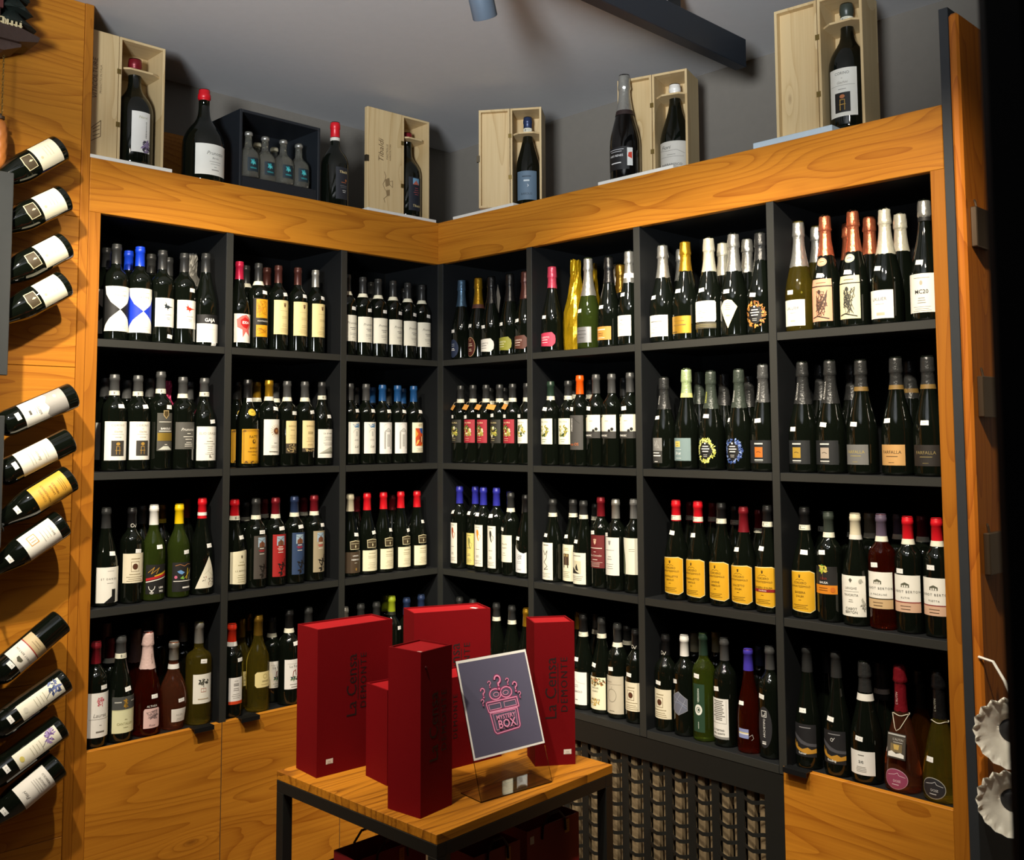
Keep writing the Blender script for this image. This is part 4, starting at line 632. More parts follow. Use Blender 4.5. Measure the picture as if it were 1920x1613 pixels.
def bottle(shape, cap, des, label, group, gl='dk', zc=None, foil=None, collar=None, sticker=None, medal=None, extra=None, loc=(0, 0, 0), rot=(0, 0, 0), scale=(1, 1, 1), name=None, neck=None):
    global BCOUNT
    foil = (shape == 'cha') if foil is None else foil
    t = tag(obj(name or ('sparkling_wine_bottle' if foil else 'wine_bottle'), None, None, loc, rot, scale), label, 'bottle', group)
    obj('glass', glass_mesh(shape, gl), t)
    if cap: obj('foil' if foil else 'capsule', capsule_mesh(shape, cap, zc, foil), t)
    if des:
        lm, pm, lm2, pm2 = label_meshes(des, shape); lo = obj('label', lm, t); obj('lettering', pm, lo)
        if lm2: lo = obj('shoulder_label', lm2, t); obj('shoulder_print', pm2, lo)
        elif pm2: obj('picture', pm2, lo)
        if des in ('sqc', 'sqc2'): obj('neck_swirl', wrap('neck_swirl', [RING('#d8d6cc', -4, 244, 5, 6, 1.6, 16, .1, .95), LINE('#d8d6cc', [(1, 246), (5, 238), (10, 248)], 1.6)], rz_of(SHAPES[shape]), 14, 1.2, 4), t)
    top = SHAPES[shape][-1][0]
    if collar:
        z0 = (top*.74 if collar == 1 else collar); obj('neck_band', band_mesh(shape, z0, z0+14, '#e9e7d2'), t)
    if neck: obj('neck_band', band_mesh(shape, neck[0], neck[1], neck[2], prn=False), t)
    if medal:
        c, z, rs = medal; obj('neck_medallion', wrap('neck_medallion', [E(c, 0, z, rs, rs*.8), RING('#6a5a2a', 0, z, rs-2, rs*.8-2, .8), B('#6a5a2a', 0, z, rs, 1, 3, 1.6)], rz_of(SHAPES[shape]), rz_of(SHAPES[shape])(z), .8, 4, 5), t)
    if sticker: obj('price_sticker', sticker_mesh(shape, *sticker), t)
    return t
# ------------------------------------------------------------------ what stands in each bay (neck position and top read off the photograph, turned into shelf positions below)
PW = 'paper-wrapped'
BAYS = {
 (0, 'L', 0): ([
   ('bdx', 219, 458, 'k', 'hourk', 'bottle with white hourglass label on black', dict(st=None)),
   ('bdx', 263.5, 463, 'blue', 'hourb', 'blue-capped bottle with white hourglass on blue label', dict(st=None)),
   ('bdx', 307.5, 470, 'k', 'insk', 'white-labelled bottle with dark insect drawing', dict(st=(12, 22))),
   ('bdx', 348.5, 475.5, 'k', 'insr', 'white-labelled bottle with red insect drawing', dict(st=(12, 176))),
   ('bur', 390.5, 476, 'k', 'gaja', 'burgundy bottle with bold white lettering above label', dict(st=(16, 8)))],
  [('bdx', 200.5, 465, 'k', 'hourk', 'dark-capped bottle half hidden by wooden frame'), ('bdx', 240.5, 470, 'blue', 'hourb', 'blue-capped bottle'), ('bdx', 286, 477, 'k', 'insk', 'dark-capped bottle'), ('bdx', 326.5, 482, 'k', 'insr', 'dark-capped bottle'), ('bdx', 369.5, 480, 'k', None, 'bottle in grey tissue paper', dict(wrap='#7c7a74'))]),
 (0, 'L', 1): ([
   ('bur', 449.5, 490.5, 'crim', 'idda', 'crimson-capped bottle with red splash on label', dict(st=None)),
   ('bdx', 484.5, 493.7, 'k', 'ylw2', 'bottle with split orange-yellow label', dict(collar=222, st=(10, 196))),
   ('bdx', 522, 498, 'brn', 'crst', 'brown-capped bottle with cream crest label', dict(st=(10, 196))),
   ('bdx', 558.5, 502, 'brn', 'crst', 'brown-capped bottle with cream crest label', dict(st=(10, 196))),
   ('bdx', 591.5, 506.5, 'sil', 'crst', 'silver-capped bottle with cream crest label', dict(st=(10, 196)))],
  [('bdx', 461, 498, 'k', None, 'dark-capped bottle with white neck band', dict(collar=1)), ('bdx', 500.5, 502, 'brn', 'crst', 'brown-capped bottle')]),
 (0, 'L', 2): ([('bdx', u, y, 'k', 'prun', 'off-white script label bottle with white neck band', dict(collar=222, st=(9, 172))) for u, y in ((657.5, 515.6), (687, 520.7), (717, 524), (747.5, 528), (776.5, 532), (804, 536))],
  [('bdx', 696, 529, 'k', 'prun', 'dark-capped bottle with white neck band', dict(collar=222)), ('bdx', 765.6, 542, 'k', 'prun', 'dark-capped bottle with white neck band', dict(collar=222))]),
 (0, 'R', 0): ([
   ('cha', 859, 526, 'steel', 'ovb', 'steel-blue-foiled sparkling bottle with dark oval label', dict(st=(-6, 112))),
   ('cha', 887, 521, 'gold', 'ovr', 'gold-foiled sparkling bottle with maroon oval label', dict(st=(-8, 128), neck=(196, 212, '#5a3428'))),
   ('cha', 921.5, 519, 'kk', 'alw', 'dark sparkling bottle, white label, torn grey wrapper', dict(st=(-8, 118), tissue='#6e6a62')),
   ('cha', 956, 514, 'kk', 'alo', 'dark sparkling bottle with olive-green label', dict(st=(-8, 122))),
   ('cha', 984.5, 509, 'brn', 'alb_', 'brown-foiled sparkling bottle with brown label', dict(st=(-8, 128)))], []),
 (0, 'R', 1): ([
   ('cha', 1030, 500.5, 'pnk', 'alp', 'pink-foiled sparkling bottle with pink label', dict(st=(-8, 128), zc=236)),
   ('cha', 1070, 490.6, 'gold', 'alor', 'bottle wrapped in gold cellophane', dict(st=(-4, 112), cello=1)),
   ('cha', 1100, 485, 'sil', 'slv', 'green sparkling bottle with silver foil and label', dict(st=(-10, 132), zc=184, gl='gr')),
   ('cha', 1141.6, 482, 'kk', 'tan', 'black-foiled sparkling bottle with tan label', dict(st=(-4, 140), zc=226)),
   ('cha', 1180, 471, 'sil', 'wr2', 'silver-foiled sparkling bottle with white label', dict(st=(-6, 170), neck=(226, 242, '#e8e8e4')))],
  [('cha', 1113, 494, 'gold', None, 'gold-cellophane-wrapped bottle', dict(cello=1)), ('cha', 1129, 492, 'sil', None, 'silver-foiled bottle'), ('cha', 1156, 497.5, 'dgold', None, 'gold-foiled bottle')]),
 (0, 'R', 2): ([
   ('cha', 1231, 462, 'sil', 'wl1', 'silver-foiled sparkling bottle with wide white label', dict(st=(-12, 146))),
   ('cha', 1276, 455, 'gold', 'gld', 'gold-foiled sparkling bottle with gold label', dict(st=(-8, 158), zc=222)),
   ('cha', 1327.6, 447, 'crw', 'wl3', 'cream-foiled sparkling bottle with white label', dict(st=(-6, 152))),
   ('cha', 1374, 439, 'sil', 'dia', 'silver-foiled sparkling bottle with diamond-shaped label', dict(st=(-6, 138), zc=200)),
   ('cha', 1426, 436.6, 'k', 'orn', 'black-foiled sparkling bottle with orange floral ring', dict(st=(-6, 122), zc=230))],
  [('cha', 1262.5, 469, 'sil', None, 'silver-foiled bottle'), ('cha', 1303.8, 463.7, 'dgold', None, 'dull-gold-foiled bottle'), ('cha', 1354.6, 455.8, 'crw', None, 'cream-foiled bottle'), ('cha', 1400, 448, 'sil', None, 'silver-foiled bottle')]),
 (0, 'R', 3): ([
   ('cha', 1490, 418, 'sil', 'lal', 'pale yellow sparkling bottle with white label', dict(st=(-8, 112), gl='yel', zc=186)),
   ('cha', 1543, 406, 'copper', 'fans', 'copper-foiled sparkling bottle with salmon drawing label', dict(st=(-4, 148), medal=('#d8a888', 186, 15), zc=204)),
   ('cha', 1595, 397, 'copper', 'fanc', 'copper-foiled sparkling bottle with cream drawing label', dict(st=(-4, 148), medal=('#dcd8bc', 186, 15), zc=204)),
   ('cha', 1659.5, 392, 'crw', 'lalr', 'pale-foiled dark sparkling bottle with white label', dict(st=(-8, 152), zc=192)),
   ('cha', 1734, 376, 'sil', 'mc20', 'silver-topped sparkling bottle with numbered white label', dict(st=(-6, 152), zc=270, neck=(262, 274, '#1a1a1a')))],
  [('cha', 1519, 427, 'sil', None, 'silver-foiled pale bottle', dict(gl='yel')), ('cha', 1572, 416.6, 'copper', None, 'copper-foiled bottle'), ('cha', 1625.6, 407, 'copper', None, 'copper-foiled bottle'), ('cha', 1688.7, 401, 'crw', None, 'silver-foiled bottle')]),
 (1, 'L', 0): ([
   ('bdx', 215.5, 702, 'g', 'cor', 'white label with dark square, cream neck band', dict(collar=234, st=(10, 200))),
   ('bdx', 261.4, 704, 'g', 'cor', 'white label with dark square, cream neck band', dict(collar=234, st=(10, 200))),
   ('bdx', 304.7, 696.8, 'g', 'gsh', 'grey label with gold shield and gold stripe', dict(collar=232, st=(12, 190))),
   ('bdx', 346.7, 707, 'g', 'gscr', 'plain grey label with white script', dict(collar=230, st=None)),
   ('alb', 388, 709, 'g', 'elio', 'tall white label with grey capitals', dict(collar=234, st=(14, 152)))],
  [('bdx', 197, 708.4, 'g', 'cor', 'dark-capped bottle with cream band'), ('bdx', 239, 712.4, 'g', 'cor', 'dark-capped bottle with cream band'), ('bdx', 284, 709, 'g', 'gscr', 'dark-capped bottle with cream band'), ('bdx', 322.6, 716, 'crim', None, 'bottle with pink paper-wrapped neck', dict(wrap='#c83a6a')), ('bdx', 366.4, 716, 'g', 'gscr', 'dark-capped bottle with cream band')]),
 (1, 'L', 1): ([
   ('alb', 464.8, 712, 'kk', 'rat', 'yellow framed label and round yellow neck medallion', dict(st=(-4, 226), medal=('#d8b83a', 184, 15))),
   ('bdx', 505, 713, 'gold', 'sun', 'gold-capped bottle with sun on white label', dict(collar=228, st=(10, 200))),
   ('bdx', 539, 714.6, 'g', 'nar1', 'narrow cream label above dark ornament band', dict(collar=228, st=(10, 186))),
   ('bdx', 575.8, 715.7, 'g', 'nar2', 'broad cream label above dark ornament strip', dict(collar=228, st=(10, 190))),
   ('alb', 612, 716.8, 'k', 'lnd', 'white label with grey landscape drawing', dict(collar=232, st=(10, 172)))],
  [('alb', 444.5, 716, 'kk', 'rat', 'black-capped bottle with yellow medallion', dict(medal=('#d8b83a', 184, 15))), ('bdx', 481.7, 716, 'gold', 'sun', 'gold-capped bottle', dict(collar=228)), ('bdx', 519, 718, 'g', None, 'dark-capped bottle with white band', dict(collar=228)), ('bdx', 554.5, 718, 'g', None, 'dark-capped bottle with white band', dict(collar=228)), ('bdx', 589.5, 719, 'g', 'lnd', 'dark-capped bottle with white band', dict(collar=228))]),
 (1, 'L', 2): ([
   ('bdx', 656, 719, 'g', 'bsk', 'grey-capped bottle with blue sketch on label', dict(st=(10, 198))),
   ('bdx', 686.5, 720, 'g', 'bsk', 'grey-capped bottle with blue sketch on label', dict(st=(10, 198))),
   ('bdx', 717, 721.6, 'teal', 'fac', 'blue-capped bottle with grey building on label', dict(st=(10, 198))),
   ('bdx', 745.5, 722.7, 'teal', 'fac', 'blue-capped bottle with grey building on label', dict(st=(10, 198))),
   ('bdx', 775.5, 723.7, 'teal', 'clf', 'blue-capped bottle with colourful orange label', dict(st=(10, 198)))],
  [('bdx', 667, 726, 'k', None, 'dark-capped bottle'), ('bdx', 697.5, 726, 'teal', None, 'blue-capped bottle'), ('bdx', 730, 728, 'k', None, 'dark-capped bottle'), ('bdx', 755, 728, 'teal', None, 'blue-capped bottle')]),
 (1, 'R', 0): ([
   ('bdx', 863.7, 723, 'k', 'gdk', 'dark garland label with orange neck tag', dict(collar=232, st=(-12, 178), tagp=1)),
   ('bdx', 887, 722, 'k', 'grd', 'red garland label with orange neck tag', dict(collar=232, st=(-12, 176), tagp=1)),
   ('bdx', 911.4, 721.6, 'k', 'grd', 'red garland label with orange neck tag', dict(collar=232, st=(-6, 180), tagp=1)),
   ('bdx', 936.8, 721, 'k', 'gdk', 'dark garland label with orange neck tag', dict(collar=232, st=(-6, 182), tagp=1)),
   ('bdx', 961.6, 719.6, 'k', 'grd', 'red garland label with orange neck tag', dict(collar=232, st=(-12, 178), tagp=1)),
   ('bdx', 985.5, 718.6, 'k', 'gwh', 'white garland label against the black upright', dict(collar=232, st=(-8, 178)))],
  [('bdx', 920, 727, 'k', None, 'dark-capped bottle with white band', dict(collar=232)), ('bdx', 947, 727, 'k', None, 'dark-capped bottle', dict(collar=232))]),
 (1, 'R', 1): ([
   ('bdx', 1026, 715.5, 'grn', 'gwh2', 'green-capped bottle with floral white label', dict(collar=232, st=(2, 200))),
   ('bdx', 1054.6, 714, 'k', 'gwh2', 'black-capped bottle with floral white label', dict(collar=232, st=None)),
   ('bdx', 1088, 704, 'org', 'prg', 'orange-capped bottle with grey label', dict(st=(-12, 188))),
   ('bdx', 1115.5, 702, 'g', 'prd', 'grey-capped bottle with dotted white label', dict(st=(-8, 188))),
   ('bdx', 1147, 701, 'g', 'prd', 'grey-capped bottle with dotted white label', dict(st=None)),
   ('bdx', 1181.6, 698.7, 'g', 'prd', 'grey-capped bottle with dotted white label', dict(st=(-4, 186)))],
  [('bdx', 1077, 712, 'k', None, 'dark-capped bottle with white band', dict(collar=232)), ('bdx', 1106, 712, 'k', None, 'dark-capped bottle with white band', dict(collar=232)), ('bdx', 1170, 708, 'k', None, 'dark-capped bottle')]),
 (1, 'R', 2): ([
   ('cha', 1242.7, 707.7, 'k', 'alt', 'shorter black-foiled bottle with narrow silver label', dict(st=(-10, 176), zc=206, vt=('ALTISSA', '#d8d8d4'))),
   ('cha', 1281.4, 691.8, 'lgrn', 'bgl', 'pale-green-foiled sparkling bottle with grey-blue label', dict(st=None, zc=232, neck=(226, 240, '#d8d88a'))),
   ('cha', 1333, 696, 'dkg', 'ringy', 'black-foiled sparkling bottle with yellow floral ring', dict(st=(-2, 172), zc=196, vt=('DRUSIAN', '#c8cc5a'))),
   ('cha', 1385.5, 692.5, 'dkg', 'ringb', 'black-foiled sparkling bottle with blue floral ring', dict(st=(-30, 158), zc=196, vt=('DRUSIAN', '#d8d8d4'))),
   ('cha', 1431, 683.5, 'g', 'sqo', 'grey-foiled sparkling bottle with orange square label', dict(st=(-4, 150), zc=204, vt=('ALTAROCCA', '#d8d8d4')))],
  [('cha', 1314.7, 696.4, 'dkg', None, 'dark-green-foiled bottle'), ('cha', 1351, 700, 'k', None, 'black-foiled bottle'), ('cha', 1404, 704, 'k', None, 'black-foiled bottle')]),
 (1, 'R', 3): ([
   ('cha', 1500, 679, 'k', 'sqg', 'black-foiled sparkling bottle with gold square label', dict(st=(-12, 124), zc=196, vt=('ALTAROCCA', '#d8d8d4'))),
   ('cha', 1555, 676, 'k', 'sqs', 'black-foiled sparkling bottle with silver square label', dict(st=(-4, 136), zc=196, vt=('ALTAROCCA', '#d8d8d4'))),
   ('cha', 1614.5, 675, 'k', 'ffg', 'black-foiled sparkling bottle with grey label', dict(st=(-4, 138), zc=236, neck=(230, 242, '#7a5f2c'))),
   ('cha', 1680.5, 670, 'k', 'ffp', 'black-foiled sparkling bottle with peach label', dict(st=(-14, 146), zc=236, neck=(230, 242, '#7a5f2c'))),
   ('cha', 1740, 667.8, 'k', 'ffd', 'black-foiled sparkling bottle with dark brown label', dict(st=(0, 140), zc=236, neck=(230, 242, '#7a5f2c')))],
  [('cha', 1526, 684, 'k', None, 'black-foiled bottle'), ('cha', 1580, 682, 'k', None, 'black-foiled bottle'), ('cha', 1707, 676, 'k', None, 'black-foiled bottle with gold band', dict(neck=(226, 238, '#7a5f2c')))]),
 (2, 'L', 0): ([
   ('bur', 199, 952.4, 'k', 'arch', 'white label with black arch cut-out', dict(st=(12, 158))),
   ('bdx', 248.5, 952, 'kk', 'sqc', 'cream label with brown circle in square', dict(st=(10, 164))),
   ('alb', 288, 947, 'w', 'cl1', 'white-capped green bottle with striped black label', dict(st=(8, 166), gl='gr')),
   ('alb', 336, 945.7, 'yel', 'cl2', 'yellow-capped green bottle with painted black label', dict(st=(8, 144), gl='gr')),
   ('bur', 381.7, 934.5, 'red', 'tri', 'red-capped bottle with triangular cream label', dict(st=(12, 150), neck=(242, 252, '#ecebe6')))],
  [('alb', 267, 947, 'g', None, 'grey-capped bottle'), ('alb', 314, 945.7, 'dgold', None, 'brown-and-yellow-capped bottle', dict(neck=(232, 246, '#d8b81c'))), ('bur', 356, 934.5, 'mar', None, 'dark maroon-capped bottle')]),
 (2, 'L', 1): ([
   ('bur', 439.8, 937, 'red', 'ccv', 'red-capped bottle with curved cream label', dict(collar=228, st=(12, 172))),
   ('bdx', 480, 935, 'k', 'pt1', 'charcoal painted label with small picture', dict(collar=230, st=(2, 188))),
   ('bdx', 516.8, 933.6, 'mar', 'pt2', 'red painted label with small picture', dict(collar=230, st=(6, 196))),
   ('bdx', 552, 931, 'navy', 'pt3', 'navy painted label with small picture', dict(collar=230, st=(6, 196))),
   ('bdx', 589, 929, 'mar', 'pt4', 'tan painted label with small picture', dict(collar=230, st=(12, 196)))],
  [('bdx', 460, 941, 'k', None, 'dark-capped bottle with cream band', dict(collar=230)), ('bdx', 495, 935, 'mar', None, 'maroon-capped bottle with cream band', dict(collar=230)), ('bdx', 569, 932, 'mar', None, 'maroon-capped bottle with cream band', dict(collar=230))]),
 (2, 'L', 2): ([
   ('bur', 656.4, 927, 'cr', 'winb', 'cream-capped bottle with brown label', dict(st=(8, 150)))]+[
   ('bur', u, y, 'red', 'win', 'red-capped bottle with small window label over cream label', dict(st=(12, z))) for u, y, z in ((689, 925, 152), (718.6, 923.5, 156), (751.5, 922, 150), (781.8, 921, 178))],
  [('bur', 668, 930, 'mar', None, 'dark-capped bottle'), ('bur', 735, 928, 'mar', None, 'dark-capped bottle')]),
 (2, 'R', 0): ([
   ('bdx', 855, 911.7, 'viol', 'br1', 'blue-capped bottle with orange bird on label', dict(st=(-8, 206))),
   ('bdx', 881, 912.7, 'viol', 'br2', 'blue-capped bottle with pale yellow bird label', dict(st=(-8, 204))),
   ('bdx', 905, 914, 'viol', 'br3', 'blue-capped bottle with golden bird on label', dict(st=(-6, 204))),
   ('bdx', 931, 915, 'viol', 'br4', 'blue-capped bottle with dark bird on label', dict(st=(-2, 202))),
   ('bdx', 958, 924, 'k', 'wsc', 'black-capped bottle with plain off-white label', dict(collar=230, st=(-12, 168))),
   ('bur', 985.5, 928, 'kk', 'wav', 'black-capped bottle with wavy-topped white label', dict(st=(-8, 140)))],
  [('bdx', 957, 921, 'viol', None, 'dark blue-capped bottle')]),
 (2, 'R', 1): ([
   ('bur', 1029, 935.7, 'k', 'dr1', 'black line drawing on narrow white label', dict(collar=232, st=(-10, 166))),
   ('bur', 1062, 937, 'k', 'dr2', 'two dark figures on cream label', dict(collar=232, st=(-8, 164))),
   ('bur', 1091.8, 939, 'k', 'dr3', 'black silhouette on broad white label', dict(collar=232, st=(-10, 154))),
   ('bdx', 1124.7, 933, 'mar', 'mcr', 'maroon-capped bottle with maroon crest label', dict(st=(-12, 184))),
   ('bdx', 1156, 936.7, 'sil', 'wcr', 'silver-capped bottle with tall white label', dict(st=(-18, 184))),
   ('bdx', 1183, 936, 'lg', 'arc', 'grey-capped bottle with olive arc on label', dict(st=None))],
  [('bur', 1053, 942, 'k', None, 'dark-capped bottle with white band', dict(collar=232)), ('bur', 1082, 944, 'k', None, 'dark-capped bottle with white band', dict(collar=232)), ('bur', 1113, 944, 'k', None, 'dark-capped bottle with white band', dict(collar=232))]),
 (2, 'R', 2): ([
   ('bur', 1267.9, 938, 'red', 'zem2', 'red-capped bottle with yellow label', dict(collar=236, st=(-4, 198))),
   ('bur', 1309, 940.5, 'red', 'zem2', 'red-capped bottle with yellow label', dict(collar=236, st=(-8, 196))),
   ('bur', 1353, 943.5, 'kk', 'zem3', 'black-capped bottle with yellow label', dict(collar=236, st=None)),
   ('bur', 1394, 951, 'mar', 'zem4', 'maroon-capped bottle with yellow label', dict(st=(-14, 172), zc=222)),
   ('bur', 1439.5, 948, 'kk', 'zemr', 'black-capped bottle with red-striped yellow label', dict(collar=236, st=(-12, 176)))],
  [('bur', 1295.5, 940, 'mar', None, 'red-capped bottle with white band', dict(collar=236)), ('bur', 1337.5, 942, 'mar', None, 'red-capped bottle with white band', dict(collar=236)), ('bur', 1381, 948, 'k', None, 'dark-capped bottle with white band', dict(collar=236)), ('bur', 1422, 955, 'mar', None, 'dark red-capped bottle with white band', dict(collar=222))]),
 (2, 'R', 3): ([
   ('bur', 1501, 951, 'kk', 'zem1', 'black-capped bottle with yellow label', dict(collar=234, st=(14, 176))),
   ('bdx', 1550.6, 960, 'dkg', 'bau', 'dark label with palm tree and orange band', dict(collar=230, st=(-4, 190))),
   ('bur', 1604, 962.8, 'cr', 'lan', 'cream-capped bottle with white flower label', dict(st=None, zc=226, neck=(226, 238, '#dcdad0'))),
   ('bdx', 1652.8, 964, 'pur', 'be1', 'purple-capped rose bottle with tan-banded white label', dict(collar=228, st=(-8, 168), gl='drose')),
   ('bdx', 1702.5, 968.8, 'red', 'be2', 'red-capped bottle with tan-banded white label', dict(collar=228, st=(-14, 160))),
   ('bdx', 1757, 971.6, 'red', 'be3', 'red-capped bottle cut off by wooden stile', dict(collar=228, st=(-6, 176)))],
  [('bur', 1532, 956, 'kk', None, 'black-capped bottle with white band', dict(collar=234)), ('bdx', 1582.5, 964, 'dkg', None, 'dark-capped bottle with white band', dict(collar=230)), ('bdx', 1631, 961, 'sage', None, 'sage-capped bottle with white band', dict(collar=228)), ('bdx', 1676, 963, 'pur', None, 'purple-capped bottle with white band', dict(collar=228)), ('bdx', 1726, 966, 'mar', None, 'dark red-capped bottle with white band', dict(collar=228))]),
 (3, 'L', 0): ([
   ('bdx', 179.7, 1203, 'mar', 'lau', 'red-capped bottle with red emblem on white label', dict(st=(10, 172))),
   ('bur', 226.4, 1192, 'g', 'can', 'grey-capped bottle with grey and cream label', dict(collar=232, st=(8, 148))),
   ('cha', 278.6, 1184, 'rpk', 'alth', 'white-foiled rose sparkling bottle', dict(st=(8, 122), gl='drose', zc=204, vt=('ALTHEA', '#a89088'))),
   ('amph', 332.5, 1202, 'sil', 'hler', 'bulging rose bottle with small white label', dict(st=(4, 100), gl='rose', neck=(200, 216, '#e4e2dc'))),
   ('sq', 381, 1165, 'sil', 'tree', 'square-shouldered white wine bottle with tree label', dict(st=(0, 188), gl='yel'))],
  [('cha', 197, 1166, 'drpk', None, 'dull foil-topped bottle', dict(d=.23)), ('bdx', 206, 1195, 'mar', None, 'dark red-capped bottle', dict(collar=1, d=.145)), ('cha', 254, 1177.7, 'drpk', None, 'dull pink-foiled bottle', dict(gl='drose', d=.16)), ('bdx', 299, 1148, 'lg', None, 'tall silver-capped bottle', dict(d=.2)), ('bdx', 317, 1152, 'lg', None, 'tall silver-capped bottle', dict(d=.29)), ('bdx', 337, 1157, 'lg', None, 'tall silver-capped bottle', dict(d=.22)), ('bdx', 359.5, 1163, 'lg', None, 'tall silver-capped bottle')]),
 (3, 'L', 1): ([
   ('bdx', 434.8, 1169.7, 'redor', 'bau2', 'orange-capped bottle with orange-edged white label', dict(st=(14, 186), neck=(228, 242, '#ecebe6'))),
   ('alb', 484, 1154, 'dgold', 'oct', 'gold-capped white wine bottle with octagonal label', dict(st=None, gl='yel')),
   ('bdx', 542, 1144, 'kk', 'fon', 'black-capped bottle with flower drawing on label', dict(collar=228, st=(8, 196))),
   ('bdx', 578, 1139, 'k', 'fon', 'black-capped bottle half behind red box', dict(st=None))],
  [('alb', 453, 1160, 'dgold', 'oct', 'gold-capped white wine bottle', dict(gl='yel', d=.13)), ('alb', 465, 1149.6, 'dgold', None, 'gold-capped white wine bottle', dict(gl='yel', d=.24)), ('bdx', 513.5, 1157, 'k', 'fon', 'dark-capped bottle with white label', dict(d=.12, collar=228))]),
 (3, 'L', 2): ([
   ('bdx', 651, 1138, 'sil', None, 'silver-capped bottle above red gift box', dict(st=None)),
   ('bdx', 686, 1131, 'k', None, 'black-capped bottle above red gift box', dict(st=None)),
   ('bdx', 717.5, 1127.6, 'k', None, 'black-capped bottle with white neck band', dict(st=None, collar=1)),
   ('bdx', 749, 1116, 'lime', 'cr1', 'lime-green-capped bottle between red boxes', dict(st=(14, 190), neck=(234, 246, '#1c2014'))),
   ('bdx', 777, 1119, 'navy', None, 'slate-capped bottle behind red box', dict(st=None)),
   ('bdx', 805, 1113, 'navy', None, 'slate-capped bottle near the corner', dict(st=None))],
  [('bdx', 721.5, 1115, 'lime', None, 'dark-green-capped bottle')]),
 (3, 'R', 0): ([
   ('bdx', 856, 1119, 'k', None, 'black-capped bottle behind red box', dict(st=None, collar=1)),
   ('bdx', 884, 1124, 'k', None, 'black-capped bottle behind red box', dict(st=None)),
   ('bur', 931, 1131, 'k', None, 'black-capped bottle with white neck band', dict(st=(-18, 168), collar=232)),
   ('bur', 960, 1136, 'k', None, 'black-capped bottle with cream neck band', dict(st=None, collar=230)),
   ('bur', 987, 1141, 'gold', None, 'gold-capped bottle behind red box', dict(st=None))], []),
 (3, 'R', 1): ([
   ('bur', 1094, 1152, 'kk', 'wln', 'black-capped bottle with thin-lined white label', dict(collar=226, st=(-6, 156))),
   ('bur', 1128.5, 1159, 'k', 'flo', 'black-capped bottle with ornate floral label', dict(collar=232, st=(-10, 150))),
   ('bdx', 1156, 1169, 'k', 'cir', 'bottle with tall beige label and circle', dict(collar=226, st=(-6, 158))),
   ('bdx', 1192, 1180, 'kk', 'sqc2', 'black bottle with circle-in-square label by upright', dict(st=(-6, 156)))],
  [('bur', 1086, 1146, 'dgold', None, 'dull-capped bottle'), ('bur', 1119, 1150, 'k', None, 'dark-capped bottle', dict(collar=226)), ('bur', 1177, 1172, 'k', None, 'dark-capped bottle with white band', dict(collar=226))]),
 (3, 'R', 2): ([
   ('bdx', 1240.5, 1189, 'kk', 'sqc2', 'black bottle with circle-in-square cream label', dict(st=(-4, 152))),
   ('bdx', 1282.7, 1191, 'w', 'hex', 'white-capped bottle with grey hexagonal label', dict(st=(-16, 162))),
   ('bdx', 1319, 1186.6, 'grn', 'grn', 'green bottle with tall dark green label', dict(st=(-6, 182), gl='lime')),
   ('bdx', 1358.6, 1196, 'g', 'txt', 'grey-capped bottle with text-covered white label', dict(st=(-8, 160))),
   ('als', 1403.5, 1217, 'purp', 'sml', 'violet-capped slim rose bottle with small label', dict(st=(-12, 158), gl='drose')),
   ('bdx', 1443, 1211.7, 'g', 'arct', 'grey-capped bottle with black oval label', dict(st=(-8, 166)))],
  [('bdx', 1307, 1186, 'sage', None, 'pale-capped bottle'), ('bdx', 1336, 1184, 'sage', None, 'pale-capped bottle'), ('bdx', 1425, 1210, 'navy', None, 'dark-capped bottle')]),
 (3, 'R', 3): ([
   ('als', 1506, 1211, 'k', 'wvk', 'tall slim bottle with gold wave label', dict(st=(-4, 158))),
   ('als', 1568.6, 1222, 'k', 'wvr', 'tall slim bottle with gold wave label and ring', dict(st=(-8, 152))),
   ('cha', 1622, 1238.7, 'k', 'ae', 'dark-foiled bottle with square white label', dict(st=(-4, 118), zc=236, neck=(214, 232, '#e4e2da'))),
   ('pear', 1688.6, 1247, 'mar', 'ovp', 'maroon-foiled pear-shaped rose bottle with picture tag', dict(st=(-30, 100), gl='rose', foil=True, zc=196, vt=("L'AUTIN", '#d8b8b4'), tagk=1)),
   ('pear', 1761, 1258, 'kk', 'ovk', 'black-foiled pear-shaped white wine bottle', dict(st=(-16, 100), gl='yel', foil=True, zc=196, vt=("L'AUTIN", '#a8a89c'), cord=1))],
  [('als', 1536, 1216, 'k', None, 'dark slim bottle'), ('cha', 1653, 1240, 'k', None, 'dark bottle with white band', dict(neck=(226, 240, '#c8c6be'))), ('pear', 1725.5, 1256, 'kk', None, 'black-foiled amber bottle', dict(gl='amber', foil=True))]),
}
ROWN = ['top', 'second', 'third', 'bottom']; BAYN = {('L', 0): 'leftmost', ('L', 1): 'second', ('L', 2): 'third', ('R', 0): 'fourth', ('R', 1): 'fifth', ('R', 2): 'sixth', ('R', 3): 'rightmost'}
ORDN = ['first', 'second', 'third', 'fourth', 'fifth', 'sixth', 'seventh', 'eighth']
